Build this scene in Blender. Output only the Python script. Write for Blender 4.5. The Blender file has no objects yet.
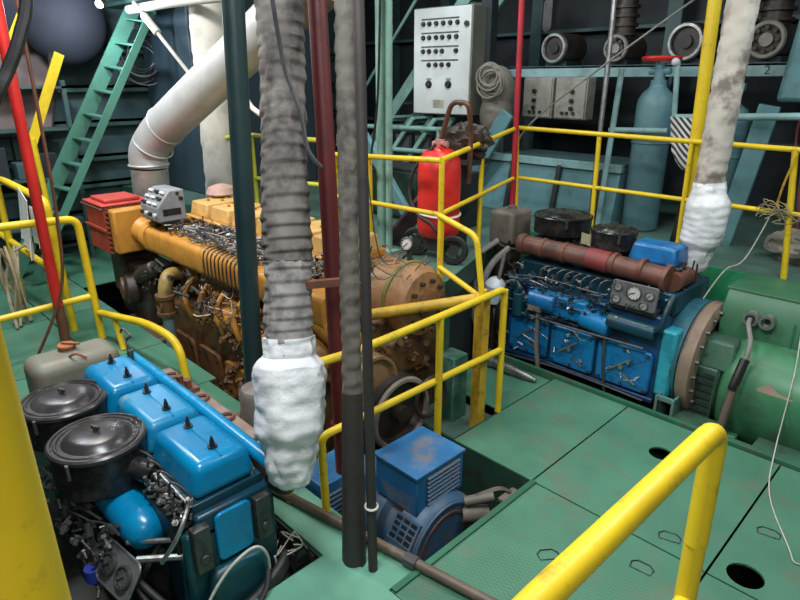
import bpy, bmesh, math, random
from mathutils import Vector, Matrix, noise
random.seed(7)
SC = bpy.context.scene
COL = SC.collection
# ------------------------------------------------------------------ camera
cam_data = bpy.data.cameras.new('camera')
cam_data.sensor_fit = 'HORIZONTAL'; cam_data.sensor_width = 36.0; cam_data.lens = 27.0
cam_data.clip_start = 0.05; cam_data.clip_end = 60
cam = bpy.data.objects.new('camera', cam_data); COL.objects.link(cam)
PITCH = math.atan(220/600); AZ = math.radians(45.5)
cam.location = (0, 0, 2.3)
cam.rotation_euler = (math.pi/2-PITCH, 0, AZ)
SC.camera = cam
# ------------------------------------------------------------------ world, exposure
w = bpy.data.worlds.new('world'); SC.world = w; w.use_nodes = True
w.node_tree.nodes['Background'].inputs[0].default_value = (0.55, 0.66, 0.8, 1)
w.node_tree.nodes['Background'].inputs[1].default_value = 0.05
vs = SC.view_settings
SC.display_settings.display_device = 'sRGB'
vs.view_transform = 'Standard'; vs.look = 'None'; vs.gamma = 1.0; vs.exposure = 0.0; vs.use_curve_mapping = False
# ------------------------------------------------------------------ lamps of the room and two added fill lights
def area(name, loc, target, sx, sy, power, color):
    l = bpy.data.lights.new(name, 'AREA'); l.shape = 'RECTANGLE'; l.size = sx; l.size_y = sy
    l.energy = power; l.color = color
    o = bpy.data.objects.new(name, l); COL.objects.link(o); o.location = loc
    o.rotation_euler = (Vector(target)-Vector(loc)).to_track_quat('-Z', 'Y').to_euler()
    return o
area('lamp_overhead', (-1.6, 0.6, 4.1), (-1.9, 1.6, 0), 1.3, 0.5, 125, (0.93, 0.98, 1.0))
area('lamp_over_deck', (-0.3, 3.2, 4.1), (-0.9, 3.3, 0), 1.3, 0.4, 60, (0.95, 1.0, 0.97))
area('fill_over_belts', (-2.5, 3.5, 4.2), (-2.6, 3.0, 0.3), 0.7, 0.4, 34, (1.0, 0.97, 0.9))  # added fill light, brightens the belt end of the main engine
area('fill_behind_viewer', (0.9, -0.9, 3.7), (-1.2, 1.6, 0.6), 0.9, 0.5, 46, (1.0, 0.97, 0.9))  # added fill light for the surfaces turned towards the viewer
area('lamp_over_main_engine', (-4.9, 1.3, 4.1), (-4.8, 2.3, 0.3), 1.3, 0.4, 115, (1.0, 0.96, 0.88))
area('lamp_left_side', (-6.6, 0.9, 4.2), (-7.4, 2.8, 1.0), 0.7, 0.4, 120, (0.84, 0.91, 1.0))
area('lamp_by_cabinet', (-4.3, 4.4, 4.2), (-4.5, 5.6, 2.0), 0.8, 0.4, 38, (0.85, 0.97, 1.0))
area('lamp_right_side', (0.2, 5.2, 4.1), (-1.4, 5.6, 1.2), 0.8, 0.4, 36, (0.85, 0.93, 1.0))

# ------------------------------------------------------------------ materials
MATS = {}
def mat(name, base, dirt=(0.05, 0.04, 0.03), amt=0.4, scale=6.0, rough=0.5, metal=0.0, bump=0.15, base2=None, emit=None, tread=False, spec=0.5, thresh=0.5, stripes=None):
    if name in MATS: return MATS[name]
    m = bpy.data.materials.new(name); m.use_nodes = True
    nt = m.node_tree; N = nt.nodes; L = nt.links
    b = N['Principled BSDF']
    b.inputs['Roughness'].default_value = rough; b.inputs['Metallic'].default_value = metal
    b.inputs['Specular IOR Level'].default_value = spec
    tc = N.new('ShaderNodeTexCoord')
    def nz(sc, det, seed):
        mp = N.new('ShaderNodeMapping'); mp.inputs['Location'].default_value = (seed, seed*1.7, seed*0.3)
        L.new(tc.outputs['Object'], mp.inputs[0])
        n = N.new('ShaderNodeTexNoise'); n.inputs['Scale'].default_value = sc; n.inputs['Detail'].default_value = det
        n.inputs['Roughness'].default_value = 0.65
        L.new(mp.outputs[0], n.inputs['Vector']); return n
    n1 = nz(scale, 6, 1.3); n2 = nz(scale*0.3, 3, 5.1)
    r1 = N.new('ShaderNodeValToRGB'); r1.color_ramp.elements[0].position = thresh; r1.color_ramp.elements[1].position = min(1.0, thresh+0.16)
    L.new(n1.outputs['Fac'], r1.inputs[0])
    mul = N.new('ShaderNodeMath'); mul.operation = 'MULTIPLY'; mul.inputs[1].default_value = amt
    L.new(r1.outputs[0], mul.inputs[0])
    mb = N.new('ShaderNodeMix'); mb.data_type = 'RGBA'
    b2 = base2 or tuple(c*0.72 for c in base)
    mb.inputs['A'].default_value = (*base, 1); mb.inputs['B'].default_value = (*b2, 1)
    r2 = N.new('ShaderNodeValToRGB'); r2.color_ramp.elements[0].position = 0.38; r2.color_ramp.elements[1].position = 0.66
    L.new(n2.outputs['Fac'], r2.inputs[0]); L.new(r2.outputs[0], mb.inputs['Factor'])
    src = mb.outputs['Result']
    if stripes:
        wv = N.new('ShaderNodeTexWave'); wv.inputs['Scale'].default_value = stripes[1]; wv.bands_direction = 'DIAGONAL'
        L.new(tc.outputs['Object'], wv.inputs['Vector'])
        rs = N.new('ShaderNodeValToRGB'); rs.color_ramp.elements[0].position = 0.45; rs.color_ramp.elements[1].position = 0.55
        L.new(wv.outputs['Fac'], rs.inputs[0])
        ms = N.new('ShaderNodeMix'); ms.data_type = 'RGBA'; L.new(src, ms.inputs['A']); ms.inputs['B'].default_value = (*stripes[0], 1)
        L.new(rs.outputs[0], ms.inputs['Factor']); src = ms.outputs['Result']
    md = N.new('ShaderNodeMix'); md.data_type = 'RGBA'
    L.new(src, md.inputs['A']); md.inputs['B'].default_value = (*dirt, 1)
    L.new(mul.outputs[0], md.inputs['Factor'])
    L.new(md.outputs['Result'], b.inputs['Base Color'])
    rr = N.new('ShaderNodeMapRange'); rr.inputs['To Min'].default_value = max(0.05, rough-0.1); rr.inputs['To Max'].default_value = min(1, rough+0.22)
    L.new(n1.outputs['Fac'], rr.inputs['Value']); L.new(rr.outputs[0], b.inputs['Roughness'])
    bp = N.new('ShaderNodeBump'); bp.inputs['Strength'].default_value = bump; bp.inputs['Distance'].default_value = 0.01
    hsrc = n1.outputs['Fac']
    if tread:
        add = None
        for ang in (0.785, -0.785):
            mp = N.new('ShaderNodeMapping'); mp.inputs['Rotation'].default_value = (0, 0, ang); mp.inputs['Scale'].default_value = (1, 2.4, 1)
            L.new(tc.outputs['Object'], mp.inputs[0])
            v = N.new('ShaderNodeTexVoronoi'); v.inputs['Scale'].default_value = 26; v.inputs['Randomness'].default_value = 0.0
            L.new(mp.outputs[0], v.inputs['Vector'])
            rv = N.new('ShaderNodeMapRange'); rv.inputs['From Min'].default_value = 0.2; rv.inputs['From Max'].default_value = 0.42
            rv.inputs['To Min'].default_value = 1; rv.inputs['To Max'].default_value = 0
            L.new(v.outputs['Distance'], rv.inputs['Value'])
            if add is None: add = rv.outputs[0]
            else:
                a = N.new('ShaderNodeMath'); a.operation = 'MAXIMUM'; L.new(add, a.inputs[0]); L.new(rv.outputs[0], a.inputs[1]); add = a.outputs[0]
        a = N.new('ShaderNodeMath'); a.operation = 'MULTIPLY_ADD'; a.inputs[1].default_value = 0.5
        L.new(add, a.inputs[0]); L.new(n1.outputs['Fac'], a.inputs[2]); hsrc = a.outputs[0]
    L.new(hsrc, bp.inputs['Height']); L.new(bp.outputs[0], b.inputs['Normal'])
    if emit:
        b.inputs['Emission Color'].default_value = (*emit[0], 1); b.inputs['Emission Strength'].default_value = emit[1]
    MATS[name] = m; return m
BROWN = (0.10, 0.055, 0.03); OIL = (0.015, 0.012, 0.01)
deck_green = mat('deck_green', (0.08, 0.225, 0.148), (0.14, 0.135, 0.09), 0.5, 4, 0.40, 0, 0.2, base2=(0.055, 0.165, 0.105), tread=True, thresh=0.52)
deck_plain = mat('deck_plain', (0.075, 0.23, 0.15), (0.17, 0.15, 0.11), 0.45, 3.5, 0.42, 0, 0.12, base2=(0.045, 0.16, 0.10), thresh=0.55)
deck_light = mat('deck_light', (0.125, 0.335, 0.235), (0.12, 0.20, 0.15), 0.45, 5, 0.45, 0, 0.12, thresh=0.55)
edge_dark = mat('edge_dark', (0.018, 0.06, 0.04), (0.02, 0.016, 0.012), 0.7, 6, 0.5)
edge_green = mat('edge_green', (0.03, 0.15, 0.085), BROWN, 0.5, 9, 0.5)
raised_green = mat('raised_green', (0.095, 0.185, 0.15), (0.1, 0.09, 0.07), 0.5, 4, 0.42)
bilge = mat('bilge', (0.02, 0.022, 0.02), (0.05, 0.03, 0.02), 0.6, 4, 0.35)
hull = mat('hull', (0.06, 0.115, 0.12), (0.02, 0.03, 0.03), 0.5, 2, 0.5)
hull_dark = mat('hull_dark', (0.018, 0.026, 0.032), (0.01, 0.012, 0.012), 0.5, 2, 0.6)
hull_frame = mat('hull_frame', (0.05, 0.12, 0.11), BROWN, 0.3, 5, 0.5)
yellow = mat('yellow', (0.77, 0.56, 0.018), (0.20, 0.10, 0.02), 0.7, 13, 0.36, 0, 0.08, thresh=0.585, base2=(0.66, 0.45, 0.016))
yellow_old = mat('yellow_old', (0.62, 0.38, 0.03), (0.16, 0.08, 0.02), 0.7, 12, 0.42, thresh=0.52)
azure = mat('azure', (0.001, 0.235, 0.47), (0.02, 0.08, 0.13), 0.4, 7, 0.22, 0, 0.06, thresh=0.58, base2=(0.001, 0.17, 0.37))
azure_worn = mat('azure_worn', (0.001, 0.22, 0.44), (0.32, 0.33, 0.33), 0.75, 6, 0.3, 0, 0.05, thresh=0.56)
blue_dark = mat('blue_dark', (0.005, 0.045, 0.075), OIL, 0.8, 5, 0.32, 0, 0.2)
teal_dark = mat('teal_dark', (0.006, 0.075, 0.10), OIL, 0.5, 6, 0.35, 0, 0.1)
blue_mid = mat('blue_mid', (0.008, 0.06, 0.17), OIL, 0.75, 7, 0.3, 0, 0.25, base2=(0.006, 0.035, 0.10), thresh=0.47)
blue_bright = mat('blue_bright', (0.006, 0.18, 0.43), (0.006, 0.025, 0.06), 0.75, 8, 0.27, 0, 0.25, thresh=0.52, base2=(0.008, 0.10, 0.30))
blue_alt = mat('blue_alt', (0.02, 0.15, 0.36), (0.20, 0.16, 0.13), 0.8, 5, 0.42, 0, 0.15, thresh=0.52)
blue_alt_dim = mat('blue_alt_dim', (0.05, 0.115, 0.21), (0.13, 0.11, 0.09), 0.7, 6, 0.42)
cyan = mat('cyan', (0.03, 0.34, 0.45), OIL, 0.4, 9, 0.35)
orange = mat('orange', (0.56, 0.255, 0.04), (0.13, 0.06, 0.025), 0.55, 6, 0.42, 0, 0.1, thresh=0.54)
orange_top = mat('orange_top', (0.70, 0.43, 0.14), (0.2, 0.1, 0.03), 0.3, 8, 0.5)
grime = mat('grime', (0.16, 0.075, 0.028), (0.02, 0.013, 0.01), 0.75, 9, 0.42, 0, 0.5, thresh=0.47)
grime_dark = mat('grime_dark', (0.045, 0.032, 0.024), (0.012, 0.01, 0.009), 0.7, 9, 0.4, 0, 0.4)
orange_grimy = mat('orange_grimy', (0.42, 0.19, 0.03), (0.05, 0.03, 0.02), 0.85, 7, 0.42, 0, 0.3, thresh=0.48)
rust = mat('rust', (0.16, 0.06, 0.035), (0.05, 0.03, 0.025), 0.6, 8, 0.5, 0, 0.2)
rust_plate = mat('rust_plate', (0.26, 0.19, 0.155), (0.12, 0.06, 0.04), 0.5, 9, 0.5, 0, 0.15)
exh_brown = mat('exh_brown', (0.15, 0.06, 0.042), (0.03, 0.02, 0.016), 0.75, 8, 0.42, 0, 0.15)
red_box = mat('red_box', (0.37, 0.045, 0.025), (0.08, 0.03, 0.02), 0.55, 7, 0.45)
red = mat('red', (0.72, 0.03, 0.025), (0.2, 0.02, 0.015), 0.3, 8, 0.33)
red_dark = mat('red_dark', (0.115, 0.012, 0.014), (0.04, 0.008, 0.008), 0.5, 6, 0.45)
black = mat('black', (0.012, 0.012, 0.013), (0.05, 0.05, 0.05), 0.35, 9, 0.35)
black_gloss = mat('black_gloss', (0.02, 0.02, 0.022), (0.09, 0.085, 0.08), 0.45, 11, 0.22, 0.25, 0.05)
rubber = mat('rubber', (0.02, 0.02, 0.022), (0.06, 0.055, 0.05), 0.4, 12, 0.5)
lid_grey = mat('lid_grey', (0.045, 0.043, 0.045), (0.13, 0.125, 0.12), 0.35, 7, 0.24, 0.3, 0.05)
steel = mat('steel', (0.42, 0.42, 0.42), (0.12, 0.09, 0.07), 0.6, 14, 0.33, 0.85)
steel_dark = mat('steel_dark', (0.10, 0.10, 0.10), (0.03, 0.025, 0.02), 0.6, 14, 0.38, 0.6)
duct = mat('duct', (0.55, 0.555, 0.55), (0.38, 0.36, 0.33), 0.45, 4, 0.45, 0.35, 0.05)
tank_grey = mat('tank_grey', (0.21, 0.21, 0.165), (0.26, 0.12, 0.05), 0.75, 5, 0.45, thresh=0.54)
tank_brown = mat('tank_brown', (0.17, 0.15, 0.125), (0.07, 0.05, 0.04), 0.6, 7, 0.5)
rust_orange = mat('rust_orange', (0.36, 0.12, 0.04), BROWN, 0.5, 12, 0.55)
lag_dark = mat('lag_dark', (0.085, 0.075, 0.07), (0.022, 0.02, 0.019), 0.8, 8, 0.8, 0, 0.6, base2=(0.165, 0.145, 0.13), thresh=0.46)
lag_grey = mat('lag_grey', (0.125, 0.112, 0.095), (0.035, 0.03, 0.026), 0.85, 9, 0.8, 0, 0.4, thresh=0.5)
lag_light = mat('lag_light', (0.50, 0.46, 0.41), (0.12, 0.095, 0.08), 0.85, 6, 0.75, 0, 0.45, thresh=0.47)
lag_cream = mat('lag_cream', (0.66, 0.63, 0.55), (0.3, 0.25, 0.2), 0.4, 4, 0.7, 0, 0.3)
wrap_white = mat('wrap_white', (0.80, 0.81, 0.84), (0.50, 0.52, 0.58), 0.55, 9, 0.34, 0, 1.0)
pole_green = mat('pole_green', (0.012, 0.034, 0.038), (0.02, 0.03, 0.03), 0.4, 4, 0.4)
pole_dark = mat('pole_dark', (0.042, 0.034, 0.032), (0.016, 0.013, 0.012), 0.6, 6, 0.5)
pale_green = mat('pale_green', (0.23, 0.42, 0.36), (0.1, 0.12, 0.1), 0.4, 8, 0.45)
stair_green = mat('stair_green', (0.085, 0.26, 0.19), (0.05, 0.12, 0.09), 0.3, 5, 0.45)
teal = mat('teal', (0.12, 0.27, 0.30), (0.05, 0.07, 0.07), 0.5, 4, 0.42)
teal_pale = mat('teal_pale', (0.25, 0.42, 0.43), (0.1, 0.11, 0.1), 0.45, 6, 0.45)
gas_teal = mat('gas_teal', (0.13, 0.27, 0.31), (0.07, 0.1, 0.1), 0.45, 4, 0.38)
gen_green = mat('gen_green', (0.045, 0.19, 0.09), (0.035, 0.08, 0.045), 0.75, 4, 0.36, 0, 0.08)
gen_box = mat('gen_box', (0.045, 0.165, 0.085), (0.04, 0.12, 0.06), 0.6, 3, 0.4, 0, 0.06)
gen_dim = mat('gen_dim', (0.05, 0.13, 0.085), (0.05, 0.05, 0.035), 0.6, 7, 0.45)
green_bright = mat('green_bright', (0.025, 0.27, 0.115), (0.03, 0.09, 0.05), 0.4, 6, 0.4)
cab_grey = mat('cab_grey', (0.62, 0.66, 0.66), (0.42, 0.42, 0.38), 0.4, 3, 0.4, 0, 0.03)
box_grey = mat('box_grey', (0.28, 0.27, 0.235), (0.1, 0.07, 0.05), 0.5, 8, 0.5)
ctrl_grey = mat('ctrl_grey', (0.27, 0.28, 0.31), (0.12, 0.12, 0.13), 0.4, 8, 0.4)
dial = mat('dial', (0.55, 0.56, 0.55), (0.3, 0.3, 0.28), 0.4, 20, 0.3)
dial_dark = mat('dial_dark', (0.07, 0.07, 0.07), (0.2, 0.2, 0.2), 0.3, 20, 0.3)
panel_grey = mat('panel_grey', (0.15, 0.15, 0.16), (0.05, 0.05, 0.05), 0.5, 12, 0.4, 0.2)
cloth_white = mat('cloth_white', (0.80, 0.79, 0.75), (0.5, 0.47, 0.42), 0.35, 8, 0.85)
cloth_striped = mat('cloth_striped', (0.68, 0.68, 0.66), (0.3, 0.3, 0.3), 0.2, 8, 0.85, stripes=((0.03, 0.03, 0.04), 11))
sack_mat = mat('sack', (0.21, 0.195, 0.16), (0.12, 0.1, 0.08), 0.6, 7, 0.85, 0, 0.4)
rope_mat = mat('rope', (0.40, 0.33, 0.2), (0.15, 0.1, 0.06), 0.5, 20, 0.85)
wire_white = mat('wire_white', (0.6, 0.58, 0.52), (0.3, 0.25, 0.2), 0.4, 20, 0.5)
wire_grey = mat('wire_grey', (0.22, 0.21, 0.2), (0.08, 0.07, 0.06), 0.4, 20, 0.5)
plastic_white = mat('plastic_white', (0.62, 0.68, 0.76), (0.3, 0.3, 0.32), 0.4, 8, 0.35)
lamp_glow = mat('lamp_glow', (0.9, 0.95, 1.0), amt=0, emit=((0.85, 0.92, 1.0), 40))
marking = mat('marking', (0.02, 0.05, 0.05), amt=0.1)
red_faded = mat('red_faded', (0.33, 0.17, 0.075), (0.10, 0.08, 0.03), 0.8, 8, 0.5)

# ------------------------------------------------------------------ mesh building
def basis(d):
    d = Vector(d).normalized()
    a = Vector((0, 0, 1)) if abs(d.z) < 0.9 else Vector((1, 0, 0))
    u = d.cross(a).normalized(); v = d.cross(u).normalized()
    return u, v, d
def smooth_path(pts, k=5):
    P = [Vector(p) for p in pts]
    if len(P) < 3: return P
    out = []
    for i in range(len(P)-1):
        p0 = P[max(i-1, 0)]; p1 = P[i]; p2 = P[i+1]; p3 = P[min(i+2, len(P)-1)]
        for j in range(k):
            t = j/k
            out.append(0.5*((2*p1)+(p2-p0)*t+(2*p0-5*p1+4*p2-p3)*t*t+(3*p1-p0-3*p2+p3)*t**3))
    out.append(P[-1]); return out
def fillet(pts, r=0.07, k=5):
    """polyline with rounded corners, for bent pipe"""
    P = [Vector(p) for p in pts]; out = [P[0]]
    for i in range(1, len(P)-1):
        a = (P[i-1]-P[i]); b = (P[i+1]-P[i]); q = min(r, a.length*0.45, b.length*0.45)
        A = P[i]+a.normalized()*q; B = P[i]+b.normalized()*q
        for j in range(k+1):
            t = j/k; out.append(A*(1-t)**2+P[i]*2*t*(1-t)+B*t*t)
    out.append(P[-1]); return out
class MB:
    def __init__(s): s.v = []; s.f = []
    def add(s, vs, fs):
        o = len(s.v); s.v += [tuple(v) for v in vs]; s.f += [tuple(i+o for i in f) for f in fs]; return s
    def box(s, x0, x1, y0, y1, z0, z1):
        vs = [(x, y, z) for z in (z0, z1) for y in (y0, y1) for x in (x0, x1)]
        return s.add(vs, [(0, 2, 3, 1), (4, 5, 7, 6), (0, 1, 5, 4), (2, 6, 7, 3), (0, 4, 6, 2), (1, 3, 7, 5)])
    def cbox(s, c, size, u=(1, 0, 0), v=(0, 1, 0)):
        """box centred at c with axes u, v and their cross product"""
        u = Vector(u).normalized(); v = Vector(v); v = (v-u*v.dot(u)).normalized(); w_ = u.cross(v); c = Vector(c)
        vs = [c+u*(a*size[0]/2)+v*(b*size[1]/2)+w_*(d*size[2]/2) for d in (-1, 1) for b in (-1, 1) for a in (-1, 1)]
        return s.add(vs, [(0, 2, 3, 1), (4, 5, 7, 6), (0, 1, 5, 4), (2, 6, 7, 3), (0, 4, 6, 2), (1, 3, 7, 5)])
    def frustum(s, x0, x1, y0, y1, z0, z1, ix, iy):
        vs = [(x0, y0, z0), (x1, y0, z0), (x0, y1, z0), (x1, y1, z0), (x0+ix, y0+iy, z1), (x1-ix, y0+iy, z1), (x0+ix, y1-iy, z1), (x1-ix, y1-iy, z1)]
        return s.add(vs, [(0, 2, 3, 1), (4, 5, 7, 6), (0, 1, 5, 4), (2, 6, 7, 3), (0, 4, 6, 2), (1, 3, 7, 5)])
    def beam(s, a, b, wdt, h, up=(0, 0, 1)):
        a = Vector(a); b = Vector(b); d = b-a; upv = Vector(up); side = d.cross(upv)
        return s.cbox((a+b)/2, (d.length, wdt, h), d, side)
    def lathe(s, prof, origin, axis=(0, 0, 1), n=24, cap=True, start=0.0):
        u, v, d = basis(axis); o = Vector(origin); vs = []; fs = []
        for r, h in prof:
            for k in range(n):
                a = start+2*math.pi*k/n; vs.append(o+d*h+u*(r*math.cos(a))+v*(r*math.sin(a)))
        for i in range(len(prof)-1):
            for k in range(n):
                k2 = (k+1) % n; fs.append((i*n+k, i*n+k2, (i+1)*n+k2, (i+1)*n+k))
        if cap:
            fs.append(tuple(range(n))[::-1]); fs.append(tuple((len(prof)-1)*n+k for k in range(n)))
        return s.add(vs, fs)
    def cyl(s, a, b, r0, r1=None, n=14):
        a = Vector(a); b = Vector(b); r1 = r0 if r1 is None else r1
        return s.lathe([(r0, 0), (r1, (b-a).length)], a, b-a, n)
    def tube(s, pts, r, n=8, rfun=None, cap=True):
        P = [Vector(p) for p in pts]; vs = []; fs = []
        u = None
        for i, p in enumerate(P):
            t = (P[min(i+1, len(P)-1)]-P[max(i-1, 0)]).normalized()
            if u is None: u, _, _ = basis(t)
            u = (u-t*u.dot(t)).normalized(); v = t.cross(u)
            for k in range(n):
                a = 2*math.pi*k/n
                rr = r if rfun is None else rfun(i/(len(P)-1), a, p)
                vs.append(p+u*(rr*math.cos(a))+v*(rr*math.sin(a)))
        for i in range(len(P)-1):
            for k in range(n):
                k2 = (k+1) % n; fs.append((i*n+k, i*n+k2, (i+1)*n+k2, (i+1)*n+k))
        if cap: fs.append(tuple(range(n))[::-1]); fs.append(tuple((len(P)-1)*n+k for k in range(n)))
        return s.add(vs, fs)
    def wire(s, pts, r=0.006, n=5, k=5): return s.tube(smooth_path(pts, k), r, n)
    def torus(s, c, axis, R, r, n=20, m=6):
        u, v, d = basis(axis); c = Vector(c); vs = []; fs = []
        for i in range(n):
            a = 2*math.pi*i/n; e = u*math.cos(a)+v*math.sin(a)
            for j in range(m):
                b = 2*math.pi*j/m; vs.append(c+e*(R+r*math.cos(b))+d*(r*math.sin(b)))
        for i in range(n):
            for j in range(m):
                fs.append((i*m+j, ((i+1) % n)*m+j, ((i+1) % n)*m+(j+1) % m, i*m+(j+1) % m))
        return s.add(vs, fs)
    def sphere(s, c, r, n=14, m=8):
        if not hasattr(r, '__len__'): r = (r, r, r)
        prof = [(max(1e-4, math.sin(math.pi*i/m)), -math.cos(math.pi*i/m)) for i in range(m+1)]
        t = MB().lathe(prof, (0, 0, 0), (0, 0, 1), n)
        return s.add([(c[0]+x*r[0], c[1]+y*r[1], c[2]+z*r[2]) for x, y, z in t.v], t.f)
    def prism(s, poly, o, u, v, depth):
        """polygon in the (u,v) frame at o, extruded by depth along u x v"""
        u = Vector(u).normalized(); v = Vector(v).normalized(); w_ = u.cross(v)*depth; o = Vector(o); n = len(poly)
        a = [o+u*p[0]+v*p[1] for p in poly]; b = [q+w_ for q in a]
        fs = [tuple(range(n))[::-1], tuple(range(n, 2*n))]+[(i, (i+1) % n, n+(i+1) % n, n+i) for i in range(n)]
        return s.add(a+b, fs)
def rrect(w_, h, r, k=3):
    out = []
    for cx, cy, a0 in ((w_/2-r, h/2-r, 0), (-w_/2+r, h/2-r, 90), (-w_/2+r, -h/2+r, 180), (w_/2-r, -h/2+r, 270)):
        for i in range(k+1):
            a = math.radians(a0+90*i/k); out.append((cx+r*math.cos(a), cy+r*math.sin(a)))
    return out
WL = {}
def finish(name, mb, m, origin, bev=0, seg=2, angle=35):
    me = bpy.data.meshes.new(name)
    ox, oy, oz = origin
    me.from_pydata([(x-ox, y-oy, z-oz) for x, y, z in mb.v], [], mb.f)
    me.materials.append(m); me.update()
    bm = bmesh.new(); bm.from_mesh(me); bmesh.ops.recalc_face_normals(bm, faces=bm.faces); bm.to_mesh(me); bm.free()
    me.polygons.foreach_set('use_smooth', [True]*len(me.polygons))
    me.set_sharp_from_angle(angle=math.radians(angle))
    o = bpy.data.objects.new(name, me); COL.objects.link(o)
    if bev:
        md = o.modifiers.new('edge', 'BEVEL'); md.width = bev; md.segments = seg; md.limit_method = 'ANGLE'; md.angle_limit = math.radians(40)
    return o
def thing(name, label, cat, loc, group=None):
    o = bpy.data.objects.new(name, None); COL.objects.link(o); o.location = loc; o.empty_display_size = 0.1
    o['label'] = label; o['category'] = cat
    if group: o['group'] = group
    WL[o.name] = tuple(loc); return o
def part(name, mb, m, parent, bev=0, label=None, kind=None, seg=2, angle=35):
    loc = WL[parent.name]; o = finish(name, mb, m, loc, bev, seg, angle); o.parent = parent; WL[o.name] = loc
    if label: o['label'] = label
    if kind: o['kind'] = kind
    return o
def base_of(mb):
    xs = [v[0] for v in mb.v]; ys = [v[1] for v in mb.v]; zs = [v[2] for v in mb.v]
    return ((min(xs)+max(xs))/2, (min(ys)+max(ys))/2, min(zs))
def solo(name, mb, m, label, cat, group=None, bev=0, kind=None, seg=2):
    b = base_of(mb); o = finish(name, mb, m, b, bev, seg); o.location = b; WL[o.name] = b
    o['label'] = label; o['category'] = cat
    if group: o['group'] = group
    if kind: o['kind'] = kind
    return o
def struct(name, mb, m, bev=0):
    o = finish(name, mb, m, (0, 0, 0), bev); WL[o.name] = (0, 0, 0); o['kind'] = 'structure'; return o
def dup(o, delta, label=None, parent=None):
    c = o.copy(); COL.objects.link(c)
    if parent is None:
        c.location = Vector(o.location)+Vector(delta); WL[c.name] = tuple(c.location)
        if label: c['label'] = label
    else: c.parent = parent
    for ch in list(o.children): dup(ch, delta, None, c)
    return c
def clutter(mb, x0, x1, y0, y1, z0, z1, n, r=0.012, l=0.06, seed=1):
    """short fittings, unions, nuts and levers"""
    R = random.Random(seed)
    for i in range(n):
        c = Vector((R.uniform(x0, x1), R.uniform(y0, y1), R.uniform(z0, z1)))
        d = Vector((R.uniform(-1, 1), R.uniform(-1, 1), R.uniform(-0.6, 1))).normalized()*R.uniform(0.4, 1)*l
        rr = R.uniform(0.5, 1.3)*r
        mb.cyl(c, c+d, rr, n=6); mb.cyl(c-d*0.1, c+d*0.2, rr*1.7, n=6)
    return mb
def wires(mb, x0, x1, y0, y1, z0, z1, n, r=0.004, seed=2, sag=0.08, span=0.4):
    R = random.Random(seed)
    for i in range(n):
        a = Vector((R.uniform(x0, x1), R.uniform(y0, y1), R.uniform(z0, z1)))
        d = Vector((R.uniform(-1, 1)*span, R.uniform(-1, 1)*span*0.4, R.uniform(-1, 1)*span*0.3))
        b = a+d; b.x = min(max(b.x, x0), x1); b.y = min(max(b.y, y0), y1); b.z = min(max(b.z, z0), z1)
        mid = (a+b)/2+Vector((R.uniform(-.03, .03), R.uniform(-.03, .03), -R.uniform(-0.3, 1)*sag))
        mb.wire([a, mid, b], r*R.uniform(0.7, 1.4), 4, 4)
    return mb
def bolt_ring(mb, c, axis, R, n, r=0.012, h=0.015):
    u, v, d = basis(axis); c = Vector(c)
    for k in range(n):
        a = 2*math.pi*k/n; p = c+u*R*math.cos(a)+v*R*math.sin(a); mb.cyl(p, p+d*h, r, n=6)
    return mb
def gauge(parent, c, nrm, r, face=None, ang=0.6):
    """a round dial: bezel, face, needle"""
    c = Vector(c); nrm = Vector(nrm).normalized()
    g = part('gauge', MB().lathe([(r, -0.02), (r, 0.012), (r*0.86, 0.014), (r*0.84, 0.004), (1e-4, 0.004)], c, nrm, 20), steel_dark, parent)
    part('gauge_face', MB().lathe([(r*0.83, 0.003), (r*0.83, 0.006), (1e-4, 0.0065)], c, nrm, 20), face or dial, g)
    u, v, d = basis(nrm); nd = (u*math.cos(ang)+v*math.sin(ang)); m_ = MB().beam(c+d*0.009-nd*r*0.2, c+d*0.009+nd*r*0.65, r*0.09, 0.003, d)
    for k in range(9):
        a = -2.3+k*4.6/8; q = u*math.cos(a)+v*math.sin(a); m_.beam(c+d*0.008+q*r*0.62, c+d*0.008+q*r*0.78, r*0.06, 0.002, d)
    part('needle', m_, black, g); return g
def bandage(a_pts, rfun, amp, n=28, rings=90, ridge=0.012, pitch=0.11, seed=0.0):
    """cloth-lagged pipe: wound strips with uneven ridges"""
    P = smooth_path(a_pts, max(2, rings//max(1, len(a_pts)-1)))
    def f(t, a, p):
        base = rfun(t)
        ph = (p.z/pitch+a/(2*math.pi)*0.6+noise.noise(Vector((p.x*3, p.z*4, seed)))*0.8) % 1.0
        lap = ridge*((1-ph)/0.7 if ph > 0.3 else 0.5-0.5*math.cos(math.pi*ph/0.3))
        return base+lap+amp*noise.noise(Vector((math.cos(a)*2.2+seed, math.sin(a)*2.2, p.z*9)))+amp*0.5*noise.noise(Vector((math.cos(a)*5+seed, math.sin(a)*5, p.z*24)))
    return MB().tube(P, 0.1, n, f)
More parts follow.
